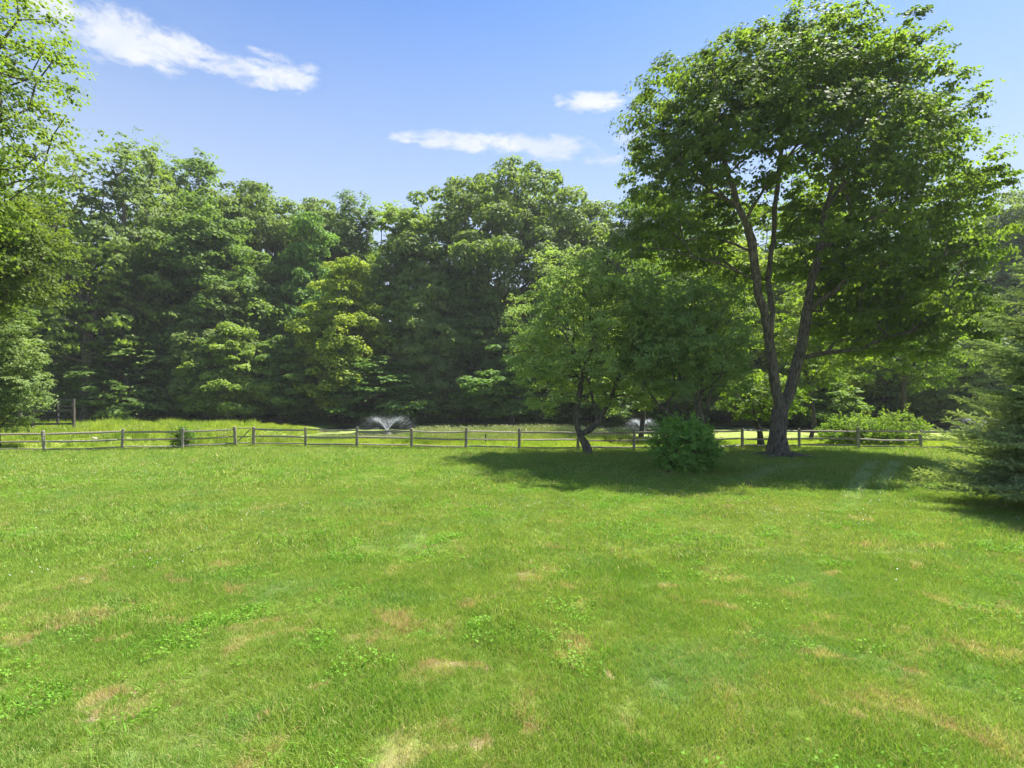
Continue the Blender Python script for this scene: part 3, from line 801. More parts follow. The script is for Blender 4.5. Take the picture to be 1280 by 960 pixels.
def shrub(name, X, Y, H, W, seed, label, tint, n_cl=140, clump_r=.3, per=110, size=.06, mat=LEAF, group=None, cat='shrub', up=.5, rnd=1.1, blobs=None, shell=.35, mind=None, shoots=0, shoot_len=1.0, **kw):
    rg = np.random.default_rng(seed)
    if blobs is None:
        blobs = [(0, 0, H * .5, W, W * .9, H * .5), (-W * .4, 0, H * .42, W * .6, W * .6, H * .45), (W * .4, .1, H * .45, W * .6, W * .6, H * .47)]
    T = blob_points(blobs, n_cl, mind or clump_r * .6, rg, shell); T = T[T[:, 2] > .08]
    stems = [[(0, 0, -.05), (0, 0, H * .12)]]
    for k in range(5):
        an = k * 1.26; stems.append([(0, 0, 0), (math.cos(an) * W * .2, math.sin(an) * W * .2, H * .25), (math.cos(an) * W * .4, math.sin(an) * W * .4, H * .5)])
    P, par, ch, r, w = grow(stems, T, .05 + H * .02, bf=.3, rg=rg, step=.3, wob=.05, tip_r=.004)
    root = empty(name, (X, Y, gz(X, Y)))
    Vt, Ft = tubes(P, par, ch, r, w, cut=.004); np_mesh('stems', Vt, Ft, 4, BARKD, smooth=True, parent=root)
    C, N, S, VR = crown_leaves(T, np.array([0, 0, H * .35]), clump_r, per, size, rg, up=up, rnd=rnd, sprays=5, flat=.9, **kw)
    if shoots:
        up_ = T[T[:, 2] > H * .45]; b_ = up_[rg.integers(0, len(up_), shoots)]; dd = norm(norm(b_ - np.array([0, 0, H * .3])) + np.array([0, 0, .7]) + rg.normal(size=(shoots, 3)) * .35)
        Ls = rg.uniform(.25, .6, shoots) * shoot_len; q = rg.random((shoots, 16)) ** .8
        Cs = (b_[:, None] + dd[:, None] * (clump_r * .6 + Ls[:, None] * q)[..., None]).reshape(-1, 3) + rg.normal(size=(shoots * 16, 3)) * .025
        C = np.concatenate([C, Cs]); N = np.concatenate([N, norm(rg.normal(size=Cs.shape) * .7 + np.array([0, 0, .7]))]); S = np.concatenate([S, size * rg.uniform(.6, 1.1, len(Cs))]); VR = np.concatenate([VR, rg.uniform(.5, 1, len(Cs))])
    k = C[:, 2] > .02; C, N, S, VR = C[k], N[k], S[k], VR[k]
    LV = leaf_arrays(C, N, S, width=.36)
    f = np_mesh('foliage', LV, np.arange(len(LV)).reshape(-1, 4), 4, mat, fattr=VR, parent=root); f.color = (*tint, 1)
    tag(root, label, cat, group); return root


D = 2.75 * 680 / 93; BX = spot(864, D)
bb = [(0, 0, .95, 1.28, 1.2, .95), (-.65, -.1, 1.0, .62, .8, .72), (.65, 0, .95, .68, .8, .8), (0, -.4, .8, 1.1, .75, .7), (-.1, .1, 1.55, .95, .8, .42), (0, 0, .35, 1.15, 1.05, .35)]
bush = shrub('bush', BX, D + .8, 2.0, 1.4, 41, 'dense round dark green bush standing alone on the lawn', (1.3, 1.7, .9), mat=LEAFP, n_cl=260, clump_r=.25, per=80, size=.085, cl=1.1, blobs=bb, shell=.35, spread=1.35, mind=.2, shoots=150, shoot_len=.75)

# overgrown vine-covered shrubs behind the right-hand fence
D = 34
for k, (px, top, hw, tint, lab) in enumerate(((1062, 525, 36, (1.7, 1.6, 1.3), 'low pale yellow green shrub behind the fence right of the maple, left of two'),
                                              (1112, 518, 42, (1.75, 1.6, 1.2), 'taller yellow green shrub with upright shoots behind the fence, right of two'))):
    X = spot(px, D); z0 = gz(X, D); H = EYE - (top - 500) / 680 * D - z0
    s_ = shrub('wild_shrub', X, D, H, hw / 680 * D, 50 + k, lab, tint, n_cl=170, clump_r=.3, per=80, size=.10, spread=1.35, shoots=45, shoot_len=1.5, group='wild shrubs behind the right fence')

X = spot(229, 30.9)
shrub('small_shrub', X, 30.9, 1.15, .5, 55, 'small bright shrub growing through the left fence near the gate', (1.15, 1.25, 1.1), n_cl=70, clump_r=.18, per=60, size=.075, spread=1.5, shoots=16)

# understorey shrubs on the far bank
sh0 = None
US = [(120, 70, 1.2, 'shrub on the far bank below the small tree with pale sprays'), (205, 73, 1.0, 'shrub on the far bank under the left trees'), (255, 74, 1.1, 'shrub on the far bank left of the small light tree'),
      (330, 73, 1.0, 'shrub on the far bank right of the small light tree'), (385, 74, 1.3, 'shrub on the far bank left of the left fountain'), (440, 75, 1.0, 'shrub on the far bank just behind the left fountain spray'),
      (505, 75, 1.1, 'shrub on the far bank right of the left fountain spray'), (555, 76, 1.4, 'shrub on the far bank in the darkest gap left of the oak foot'), (610, 76, 1.2, 'shrub on the far bank at the oak foot'),
      (665, 75, 1.5, 'shrub on the far bank left of the crabapple trunk'), (700, 74, 1.1, 'shrub on the far bank seen right behind the crabapple trunk'), (765, 75, 1.2, 'shrub on the far bank right of the crabapple trunk'),
      (820, 76, 1.3, 'shrub on the far bank behind the second fountain'), (900, 76, 1.3, 'shrub on the far bank behind the round bush'), (965, 77, 1.4, 'shrub on the far bank behind the maple trunk'),
      (1030, 76, 1.5, 'shrub on the far bank left of the overgrown shrubs'), (1090, 77, 1.6, 'shrub on the far bank above the overgrown shrubs'), (1150, 76, 1.4, 'shrub on the far bank right of the overgrown shrubs'),
      (1215, 77, 1.5, 'shrub on the far bank behind the third fountain'), (1275, 77, 1.5, 'shrub on the far bank at the right edge'), (70, 68, 1.2, 'shrub behind the black board fence'), (20, 66, 1.3, 'shrub behind the left edge tree')]
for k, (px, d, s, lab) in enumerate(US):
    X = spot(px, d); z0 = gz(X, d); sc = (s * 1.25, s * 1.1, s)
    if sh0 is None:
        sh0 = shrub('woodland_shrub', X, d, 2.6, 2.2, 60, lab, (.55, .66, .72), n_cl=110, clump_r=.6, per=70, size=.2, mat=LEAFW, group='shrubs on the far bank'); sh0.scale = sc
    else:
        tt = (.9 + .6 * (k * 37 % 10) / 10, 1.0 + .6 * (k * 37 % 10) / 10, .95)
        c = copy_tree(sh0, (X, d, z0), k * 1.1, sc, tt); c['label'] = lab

# ------------------------------------------------------------------ blue spruce at the right edge


def spruce(X, Y, H, W):
    rg = np.random.default_rng(91); root = empty('spruce_tree', (X, Y, gz(X, Y)))
    # trunk
    k = 12; hz = np.linspace(-.1, H, k); rr = .15 * (1 - hz / (H + .1)).clip(.03) ; an = np.arange(9) / 9 * 2 * math.pi
    V = np.stack([rr[:, None] * np.cos(an), rr[:, None] * np.sin(an), np.repeat(hz[:, None], 9, 1)], -1).reshape(-1, 3)
    a = np.arange(k - 1)[:, None] * 9 + np.arange(9)[None]; b = np.arange(k - 1)[:, None] * 9 + (np.arange(9)[None] + 1) % 9
    np_mesh('trunk', V, np.stack([a, b, b + 9, a + 9], -1).reshape(-1, 4), 4, BARKD, smooth=True, parent=root)
    # needle template around a 1 m axis along +x
    nn = 30; u = rg.random(nn); th = rg.uniform(0, 2 * math.pi, nn)
    side = np.stack([np.zeros(nn), np.cos(th), np.sin(th) * .8 + .35], 1); side = norm(side)
    bx = np.stack([u, np.zeros(nn), np.zeros(nn)], 1); L = .05 * (1 - .3 * u)
    tip = bx + (side * .85 + np.array([.75, 0, 0])) * L[:, None]
    w = np.cross(side, [1., 0, 0]); w = norm(w) * .013
    TN = np.stack([bx - w, bx + w, tip], 1)   # nn,3,3
    nv = []; var = []; bV = []; bF = []; nb = 0
    def seg(a, b, r0, r1):
        nonlocal nb
        d = b - a; L = np.linalg.norm(d); d = d / L; u = norm(np.cross(d, [0.1, .2, 1.])[None])[0]; v = np.cross(d, u); an = np.arange(4) / 4 * 2 * math.pi
        r = np.concatenate([a + r0 * (np.cos(an)[:, None] * u + np.sin(an)[:, None] * v), b + r1 * (np.cos(an)[:, None] * u + np.sin(an)[:, None] * v)])
        bV.append(r); bF.append(np.array([[i, (i + 1) % 4, 4 + (i + 1) % 4, 4 + i] for i in range(4)]) + nb); nb += 8
    def twig(p, d, L, vv):
        d = d / np.linalg.norm(d); up = np.array([0, 0, 1.]); y = norm(np.cross(up, d)[None])[0]; z = np.cross(d, y)
        M = np.stack([d, y, z], 0); s = np.array([L, 1, 1])
        q = TN.copy(); ax = q[..., 0:1] * L; rest = q.copy(); rest[..., 0:1] = ax
        nv.append((rest @ M + p).reshape(-1, 3)); var.append(np.clip(vv + rg.normal(size=nn) * .15, 0, 1))
    z = .6
    while z < H - .15:
        f = z / H; Lb = W * (1 - f) ** .8 + .12; nbh = 7 if f < .75 else 5
        for k in range(nbh):
            an = rg.uniform(0, 2 * math.pi); L = Lb * rg.uniform(.75, 1.1); d = np.array([math.cos(an), math.sin(an), 0]); p = np.array([0, 0, z + rg.normal() * .05])
            pitch = -.12 + f * .7; vb = rg.random() * .5
            n = max(4, int(L / .105)); prev = p
            for j in range(1, n + 1):
                t = j / n; q = p + d * L * t + np.array([0, 0, L * (pitch * t - .18 * t * t + .22 * t ** 3)])
                seg(prev, q, .022 * (1 - t) + .005, .022 * (1 - t) + .004)
                if t > .12:
                    for sgn in (-1, 1):
                        sd = np.array([-d[1], d[0], 0]) * sgn
                        LL = (1 - t) * L * .42 + .14
                        LL *= rg.uniform(.7, 1.15); dd = d * .75 + sd * .8 + np.array([0, 0, rg.normal() * .26 + .12])
                        dd = dd / np.linalg.norm(dd); m_ = max(1, int(LL / .22)); pp = q
                        for a in range(m_):
                            twig(pp, dd + rg.normal(size=3) * .1, LL / m_ * 1.15, vb + .35 * (a == m_ - 1) + .1)
                            for q_ in (-1, 1):
                                if LL > .2: twig(pp, dd + np.array([-dd[1], dd[0], 0]) * q_ * .85 + np.array([0, 0, rg.normal() * .25 + .1]), .16 * rg.uniform(.7, 1.3), vb + .3)
                            pp = pp + dd * LL / m_
                prev = q
            twig(prev, d + np.array([0, 0, .1]), .2, vb + .5)
        z += .2
    NV = np.concatenate(nv); f = np_mesh('foliage', NV, np.arange(len(NV)).reshape(-1, 3), 3, NEEDLE, fattr=np.concatenate(var), parent=root)
    f.color = (2.2, 2.15, 1.9, 1)
    np_mesh('boughs', np.concatenate(bV), np.concatenate(bF), 4, BARKD, parent=root)
    print('spruce tris', len(NV) // 3)
    return root


sp = spruce(spot(1335, 13.4), 13.4, 7.4, 3.15); tag(sp, 'blue green spruce with tiered boughs at the right edge of the lawn', 'tree')

# ------------------------------------------------------------------ split-rail fence
FP = [(-33.5, 28.0), (-30.4, 28.0), (-27.4, 28.1), (spot(55, 28.3), 28.3), (spot(152, 29.7), 29.7), (spot(228, 30.3), 30.3), (spot(294, 32.2), 32.2),
      (spot(317, 32.3), 32.3), (spot(382, 31.7), 31.7), (spot(446, 31.2), 31.2), (spot(514.5, 30.7), 30.7), (spot(582, 30.1), 30.1), (spot(649, 29.4), 29.4),
      (spot(722, 29.3), 29.3), (spot(792.5, 29.3), 29.3), (9.65, 29.8), (spot(928, 30.5), 30.5), (spot(999, 30.5), 30.5), (spot(1073, 30.2), 30.2),
      (spot(1151, 29.5), 29.5), (25.0, 29.2), (28.0, 29.0), (31.1, 28.8), (34.1, 28.8)]


def post_mesh(rg, H, r):
    sd = 7; an = np.arange(sd) / sd * 2 * math.pi; lv = [-.2, 0, H * .35, H * .7, H - .04, H]; V = []
    lump = 1 + rg.normal(size=sd) * .1
    for k, zz in enumerate(lv):
        s = r * (1.0 if k < 5 else .72) * (1 + rg.normal() * .03)
        dx = rg.normal() * .006
        for j in range(sd): V.append((math.cos(an[j]) * s * lump[j] + dx, math.sin(an[j]) * s * lump[j], zz))
    Fc = [(k * sd + j, k * sd + (j + 1) % sd, (k + 1) * sd + (j + 1) % sd, (k + 1) * sd + j) for k in range(len(lv) - 1) for j in range(sd)]
    Fc.append(tuple(range(len(V) - sd, len(V)))); return V, Fc


def rail_mesh(rg, a, b, r):
    sd = 6; a = np.array(a, float); b = np.array(b, float); d = b - a; L = np.linalg.norm(d); d /= L
    u = norm(np.cross(d, [0, 0, 1.])[None])[0]; v = np.cross(u, d); an = np.arange(sd) / sd * 2 * math.pi; lump = 1 + rg.normal(size=sd) * .16; V = []
    bow = rg.normal(size=2) * .014; n = 8; sag = rg.normal() * .018 - .012
    for k in range(n + 1):
        f = k / n; end = min(1, min(f, 1 - f) * 7 + .55)
        c = a + d * L * f + u * bow[0] * math.sin(math.pi * f) + np.array([0, 0, 1.]) * (sag * math.sin(math.pi * f) + rg.normal() * .004)
        for j in range(sd): V.append(c + r * end * lump[j] * (math.cos(an[j]) * u * .8 + math.sin(an[j]) * v))
    Fc = [(k * sd + j, k * sd + (j + 1) % sd, (k + 1) * sd + (j + 1) % sd, (k + 1) * sd + j) for k in range(n) for j in range(sd)]
    Fc += [tuple(range(sd))[::-1], tuple(range(n * sd, n * sd + sd))]; return V, Fc


frg = np.random.default_rng(3)


def fence(idx, label, skip=()):
    root = empty('split_rail_fence', (FP[idx[0]][0], FP[idx[0]][1], 0)); ox, oy = FP[idx[0]]
    tag(root, label, 'fence', 'split rail fence')
    for k in idx:
        x, y = FP[k]; V, Fc = post_mesh(frg, 1.2 + frg.normal() * .025, .078 if k not in (6, 7) else .095)
        o = mesh_py('post', V, Fc, FENCEW, root); o.location = (x - ox, y - oy, gz(x, y)); o.rotation_euler = (frg.normal() * .03, frg.normal() * .03, frg.uniform(0, 6))
    for a, b in zip(idx[:-1], idx[1:]):
        (xa, ya), (xb, yb) = FP[a], FP[b]; za, zb = gz(xa, ya), gz(xb, yb)
        for hgt in (1.0, .59, .20):
            V, Fc = rail_mesh(frg, (xa - ox, ya - oy, za + hgt + frg.normal() * .03), (xb - ox, yb - oy, zb + hgt + frg.normal() * .018), .05)
            mesh_py('rail', V, Fc, FENCEW, root)


fence(list(range(0, 7)), 'grey three rail wooden fence running left from the small gate')
fence(list(range(7, 24)), 'grey three rail wooden fence running right from the small gate past the trees')
# the little gate between the two thicker posts
(xa, ya), (xb, yb) = FP[6], FP[7]
gt = empty('gate', (xa, ya, 0)); tag(gt, 'small wooden gate with one diagonal brace between the two fence runs', 'gate')
dxg, dyg = xb - xa, yb - ya; f0, f1 = .12, .88
for hgt, rr in ((1.08, .035), (.60, .035), (.24, .035)):
    V, Fc = rail_mesh(frg, (dxg * f0, dyg * f0, hgt), (dxg * f1, dyg * f1, hgt), rr); mesh_py('rail', V, Fc, FENCEW, gt)
V, Fc = rail_mesh(frg, (dxg * f0, dyg * f0 - .05, .28), (dxg * f1, dyg * f1 - .05, 1.06), .035); mesh_py('brace', V, Fc, FENCEW, gt)
for f in (f0, f1):
    V, Fc = rail_mesh(frg, (dxg * f, dyg * f, .18), (dxg * f, dyg * f, 1.12), .03); mesh_py('stile', V, Fc, FENCEW, gt)

# black board fence on the rise at far left
def box(V, Fc, c, s, rz=0.0):
    b = len(V); ca, sa = math.cos(rz), math.sin(rz)
    for sx, sy, sz in ((-1, -1, -1), (1, -1, -1), (1, 1, -1), (-1, 1, -1), (-1, -1, 1), (1, -1, 1), (1, 1, 1), (-1, 1, 1)):
        x, y = sx * s[0] / 2, sy * s[1] / 2; V.append((c[0] + x * ca - y * sa, c[1] + x * sa + y * ca, c[2] + sz * s[2] / 2))
    Fc += [(b, b + 3, b + 2, b + 1), (b + 4, b + 5, b + 6, b + 7), (b, b + 1, b + 5, b + 4), (b + 1, b + 2, b + 6, b + 5), (b + 2, b + 3, b + 7, b + 6), (b + 3, b, b + 4, b + 7)]


DB = 39.5; bp = [(spot(92, DB), DB), (spot(92, 44), 44), (spot(72, 44), 44), (spot(92, DB) - 2.6, DB - .4), (spot(92, DB) - 5.6, DB - .9), (spot(72, 44) - 3, 44.0)]
bt = [2.15, 2.85, 2.9, 2.1, 2.1, 2.9]      # level of each post's top
bf_ = empty('board_fence', (bp[0][0], bp[0][1], 0)); tag(bf_, 'black board fence corner on the rise behind the left end of the rail fence', 'fence')
for (x, y), zt in zip(bp, bt):
    g0 = gz(x, y) - .2; V, Fc = [], []; box(V, Fc, (x - bp[0][0], y - bp[0][1], (zt + g0) / 2), (.16, .16, zt - g0)); mesh_py('post', V, Fc, BLACKW, bf_)
for (a, b) in ((0, 1), (1, 2), (0, 3), (3, 4), (2, 5)):
    (xa, ya), (xb, yb) = bp[a], bp[b]; L = math.hypot(xb - xa, yb - ya); an = math.atan2(yb - ya, xb - xa); zc = (bt[a] + bt[b]) / 2
    for hh in (.12, .62, 1.1):
        V, Fc = [], []; box(V, Fc, ((xa + xb) / 2 - bp[0][0], (ya + yb) / 2 - bp[0][1] - .1, zc - hh), (L + .1, .03, .14), an); mesh_py('board', V, Fc, BLACKW, bf_)

# pale rocks on the rise and little stakes in the meadow
m, h, o = new_mat('pale_rock'); geo = h.n('ShaderNodeNewGeometry'); n1 = h.noise(geo.outputs['Position'], 4, 5)
p = h.n('ShaderNodeBsdfPrincipled'); h.l(h.mix(h.ramp(n1, .3, .7), (.28, .26, .22), (.45, .43, .38)), p.inputs['Base Color']); p.inputs['Roughness'].default_value = .9; h.l(p.outputs[0], o.inputs[0]); ROCK = m
for k, (px, d, s, lab) in enumerate(((133, 36.5, .36, 'pale flat rock on the grassy rise behind the left fence, larger one'), (118, 35.0, .24, 'pale rock low on the rise, left of the larger one'), (112, 36.2, .2, 'smallest pale rock on the rise'))):
    import bmesh
    bm = bmesh.new(); bmesh.ops.create_icosphere(bm, subdivisions=2, radius=1)
    rr_ = random.Random(k)
    for v in bm.verts: v.co *= 1 + rr_.uniform(-.16, .16); v.co.x *= s; v.co.y *= s * .7; v.co.z *= s * .42
    me = bpy.data.meshes.new('rock'); bm.to_mesh(me); bm.free(); me.materials.append(ROCK); ob = bpy.data.objects.new('rock', me); COL.objects.link(ob)
    X = spot(px, d); ob.location = (X, d, gz(X, d) + s * .2); tag(ob, lab, 'rock', 'rocks on the rise')
X = spot(607, 34); V, Fc = post_mesh(frg, .62, .045)
sk = mesh_py('stake', V, Fc, BLACKW, None); sk.location = (X, 34, gz(X, 34)); tag(sk, 'short brown stake in the meadow just behind the fence', 'stake')

# ------------------------------------------------------------------ fountains
m, h, o = new_mat('water_spray')
pr1 = h.n('ShaderNodeBsdfPrincipled'); pr1.inputs['Base Color'].default_value = (.55, .6, .64, 1); pr1.inputs['Roughness'].default_value = .25
tl = h.n('ShaderNodeBsdfTranslucent'); tl.inputs[0].default_value = (.6, .64, .68, 1)
mx = h.n('ShaderNodeMixShader'); mx.inputs[0].default_value = .5; h.l(pr1.outputs[0], mx.inputs[1]); h.l(tl.outputs[0], mx.inputs[2]); h.l(mx.outputs[0], o.inputs[0]); SPRAY = m
m, h, o = new_mat('float_plastic'); p = h.n('ShaderNodeBsdfPrincipled'); p.inputs['Base Color'].default_value = (.03, .03, .03, 1); h.l(p.outputs[0], o.inputs[0]); FLOAT = m


def fountain(X, Y, label, S=1.0):
    rg = np.random.default_rng(int(Y * 7)); root = empty('fountain', (X, Y, -.58)); tag(root, label, 'fountain', 'pond fountains')
    n = 8000; th = rg.uniform(0, 2 * math.pi, n); fam = rg.random(n); t = rg.random(n) ** .8
    core = fam < .3; vx = 2.75 * (1 + rg.normal(size=n) * np.where(core, .04, .13)) * S; vz = 5.0 * math.sqrt(S) * (1 + rg.normal(size=n) * np.where(core, .03, .07))
    t = np.where(core, rg.random(n) * .55, rg.random(n) ** .7)
    T = 2 * vz / 9.8; tt = t * T
    rad = vx * tt; zz = vz * tt - 4.9 * tt * tt + .2
    jit = rg.normal(size=(n, 3)) * (.01 + .07 * t[:, None])
    C = np.stack([rad * np.cos(th), rad * np.sin(th), zz], 1) + jit
    vel = norm(np.stack([vx * np.cos(th), vx * np.sin(th), vz - 9.8 * tt], 1))
    s = rg.uniform(.02, .05, n) * (1.0 - .35 * t)
    N = norm(np.cross(vel, rg.normal(size=(n, 3))))
    V = leaf_arrays(C, N, s * 1.6, width=.14, fold=0.02, T=vel)
    np_mesh('spray', V, np.arange(len(V)).reshape(-1, 4), 4, SPRAY, parent=root)
    V = []; Fc = []; sd = 14
    prof = [(.0, -.1), (.45, -.1), (.5, 0), (.42, .08), (.16, .1), (.09, .16), (.06, .24), (0, .24)]
    for (r0, z0) in prof:
        for j in range(sd): V.append((r0 * math.cos(j / sd * 6.28318), r0 * math.sin(j / sd * 6.28318), z0))
    for k in range(len(prof) - 1):
        for j in range(sd): Fc.append((k * sd + j, k * sd + (j + 1) % sd, (k + 1) * sd + (j + 1) % sd, (k + 1) * sd + j))
    mesh_py('float', V, Fc, FLOAT, root, smooth=True)


fountain(spot(484, 54), 54, 'white water fountain throwing a V shaped spray on the pond, left of three')
fountain(spot(802, 58), 58, 'water fountain on the pond half hidden by the round bush', .72)
fountain(spot(1224, 58), 58, 'water fountain on the pond seen behind the spruce at right', .85)

# ------------------------------------------------------------------ grass
PROT = bpy.data.collections.new('grass_sources')


def tuft(name, rg, n, rad, hgt, wid, segs, mat, lean=.5, head=False):
    bx = rg.normal(size=(n, 2)) * rad * .55; H = hgt * rg.uniform(.55, 1.15, n); an = rg.uniform(0, 2 * math.pi, n)
    ln = rg.uniform(.1, 1, n) * lean; fa = rg.uniform(0, 2 * math.pi, n); W = wid * rg.uniform(.7, 1.3, n)
    d = np.stack([np.cos(an), np.sin(an)], 1); w = np.stack([np.cos(fa), np.sin(fa)], 1)
    V = np.zeros((n, 2 * segs + 1, 3)); fs = []; per = []
    for k in range(segs + 1):
        f = k / segs; off = d * (H * ln * f * f)[:, None]; zz = H * f * (1 - .25 * ln * f) - .01
        if k < segs:
            ww = (W * (1 - .55 * f))[:, None] * w * .5
            V[:, 2 * k, :2] = bx + off - ww; V[:, 2 * k + 1, :2] = bx + off + ww; V[:, 2 * k, 2] = zz; V[:, 2 * k + 1, 2] = zz
        else: V[:, 2 * k, :2] = bx + off; V[:, 2 * k, 2] = zz
    m_ = 2 * segs + 1; tri = []
    for k in range(segs):
        a = 2 * k
        if k < segs - 1: tri += [(a, a + 1, a + 3), (a, a + 3, a + 2)]
        else: tri += [(a, a + 1, a + 2)]
    tri = np.array(tri); FF = (tri[None] + (np.arange(n) * m_)[:, None, None]).reshape(-1, 3)
    var = np.repeat(rg.random(n), len(tri))
    o = np_mesh(name, V.reshape(-1, 3), FF, 3, mat, fattr=var, link=False); PROT_cur.objects.link(o); o['kind'] = 'stuff'; return o


def scatter(name, pts, rot, scl, col, nvar, label, cat, mat=None):
    """one ground-cover object: its points carry rotation and size, geometry nodes put a tuft on each"""
    n = len(pts); me = bpy.data.meshes.new(name); me.vertices.add(n); me.vertices.foreach_set('co', np.asarray(pts, dtype=np.float32).ravel())
    a = me.attributes.new('rot', 'FLOAT_VECTOR', 'POINT'); a.data.foreach_set('vector', np.asarray(rot, dtype=np.float32).ravel())
    a = me.attributes.new('scl', 'FLOAT', 'POINT'); a.data.foreach_set('value', np.asarray(scl, dtype=np.float32))
    a = me.attributes.new('idx', 'INT', 'POINT'); a.data.foreach_set('value', rng.integers(0, nvar, n).astype(np.int32))
    o = bpy.data.objects.new(name, me); COL.objects.link(o)
    ng = bpy.data.node_groups.new(name, 'GeometryNodeTree')
    ng.interface.new_socket('Geometry', in_out='INPUT', socket_type='NodeSocketGeometry'); ng.interface.new_socket('Geometry', in_out='OUTPUT', socket_type='NodeSocketGeometry')
    N = ng.nodes; L = ng.links
    gi = N.new('NodeGroupInput'); go = N.new('NodeGroupOutput'); ci = N.new('GeometryNodeCollectionInfo'); ci.inputs['Collection'].default_value = col
    ci.inputs['Separate Children'].default_value = True; ci.inputs['Reset Children'].default_value = True
    ip = N.new('GeometryNodeInstanceOnPoints'); ip.inputs['Pick Instance'].default_value = True
    def na(nm, ty):
        q = N.new('GeometryNodeInputNamedAttribute'); q.data_type = ty; q.inputs['Name'].default_value = nm; return [s for s in q.outputs if s.enabled and s.name == 'Attribute'][0]
    L.new(gi.outputs[0], ip.inputs['Points']); L.new(ci.outputs[0], ip.inputs['Instance'])
    L.new(na('idx', 'INT'), ip.inputs['Instance Index']); L.new(na('rot', 'FLOAT_VECTOR'), ip.inputs['Rotation']); L.new(na('scl', 'FLOAT'), ip.inputs['Scale'])
    L.new(ip.outputs[0], go.inputs[0])
    md = o.modifiers.new('scatter', 'NODES'); md.node_group = ng
    tag(o, label, cat, kind='stuff'); return o


def wedge(rg, y0, y1, dens, margin=3.0, k=1.22):
    area = sum((2 * (k * y + margin)) for y in np.linspace(y0, y1, 50)) / 50 * (y1 - y0); n = int(area * dens)
    y = np.sqrt(rg.uniform(y0 ** 2, y1 ** 2, n)); x = rg.uniform(-1, 1, n) * (k * y + margin); return x, y


def vnoise(x, y, s, seed):
    """smooth value noise in numpy"""
    rg = np.random.default_rng(seed); G = rg.random((64, 64)); u = (x * s) % 64; v = (y * s) % 64
    i, j = u.astype(int) % 64, v.astype(int) % 64; fu, fv = u - u.astype(int), v - v.astype(int); fu = fu * fu * (3 - 2 * fu); fv = fv * fv * (3 - 2 * fv)
    return (G[i, j] * (1 - fu) + G[(i + 1) % 64, j] * fu) * (1 - fv) + (G[i, (j + 1) % 64] * (1 - fu) + G[(i + 1) % 64, (j + 1) % 64] * fu) * fv


def fence_y(x):
    xs = [p[0] for p in FP]; ys = [p[1] for p in FP]; return np.interp(x, xs, ys)


grg = np.random.default_rng(17)
sets = {}
for nm, (n, rad, hh, ww, sg) in dict(near=(46, .085, .075, .0042, 3), mid=(46, .16, .075, .008, 2), far=(40, .34, .08, .018, 1)).items():
    c = bpy.data.collections.new('grass_source_' + nm); PROT_cur = c
    for k in range(5): tuft('grass_tuft', grg, n, rad, hh, ww, sg, GRASS, lean=.9)
    sets[nm] = c
P_, R_, S_ = {}, {}, {}
for nm, y0, y1, dens in (('near', 2.6, 9.5, 330), ('mid', 8.8, 17.5, 130), ('far', 16.5, 31.5, 34)):
    x, y = wedge(grg, y0, y1, dens)
    k = y < fence_y(x) - .05 + .4 * (nm != 'far'); x, y = x[k], y[k]
    # thin and short where the turf is worn
    wn = .6 * vnoise(x, y, 1.1, 5) + .4 * vnoise(x, y, 3.2, 6); keep = grg.random(len(x)) < np.clip(1.9 - wn * 1.5 * (.9 + .25 * (y < 12)), .3, 1)
    x, y, wn = x[keep], y[keep], wn[keep]
    hf = .8 + .75 * vnoise(x, y, .6, 8) * vnoise(x, y, 2.1, 9) * 1.7
    pts = np.stack([x, y, height(x, y)], 1); rot = np.stack([grg.normal(size=len(x)) * .15 + (vnoise(x, y, .35, 51) - .5) * .7, grg.normal(size=len(x)) * .15 + (vnoise(x, y, .4, 52) - .5) * .9, grg.uniform(0, 6.28, len(x))], 1)
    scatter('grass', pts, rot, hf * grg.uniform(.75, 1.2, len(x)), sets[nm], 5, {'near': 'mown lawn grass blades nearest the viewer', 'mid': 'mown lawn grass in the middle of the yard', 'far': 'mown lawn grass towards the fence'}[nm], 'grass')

# clover and broad-leaved weeds in patches
c = bpy.data.collections.new('clover_source'); PROT_cur = c
for k in range(4):
    n = 26; C = np.stack([grg.normal(size=n) * .07, grg.normal(size=n) * .07, grg.uniform(.03, .085, n)], 1); N = norm(np.array([0, 0, 1.]) + grg.normal(size=(n, 3)) * .35)
    LV = leaf_arrays(C, N, grg.uniform(.016, .030, n), width=.45); o = np_mesh('clover_patch', LV, np.arange(len(LV)).reshape(-1, 4), 4, CLOVER, fattr=grg.random(n), link=False); c.objects.link(o); o['kind'] = 'stuff'
for k in range(5): tuft('crabgrass_tuft', grg, 34, .11, .085, .011, 3, CLOVER, lean=1.7)
x, y = wedge(grg, 2.8, 22, 60)
pm = np.zeros(len(x))
for (cx_, cy_, rx_, ry_) in ((-4.4, 6.5, 1.1, .7), (-4.1, 5.1, 1.0, .5), (-2.6, 9.3, 1.0, .35), (-10, 13.5, 1.2, .4), (0.4, 5.6, .5, .3)):
    pm = np.maximum(pm, 1.25 - ((x - cx_) / rx_) ** 2 - ((y - cy_) / ry_) ** 2)
pn = vnoise(x, y, 1.3, 12); k = (pm * .6 + (pn - .5) * 1.3 + grg.normal(size=len(x)) * .25 > .55) | ((pn > .74) & (grg.random(len(x)) < .25)); x, y = x[k], y[k]
scatter('clover', np.stack([x, y, height(x, y)], 1), np.stack([x * 0, x * 0, grg.uniform(0, 6.28, len(x))], 1), grg.uniform(.8, 1.5, len(x)), c, 9, 'patches of clover and broad leaved weeds in the lawn', 'weeds')

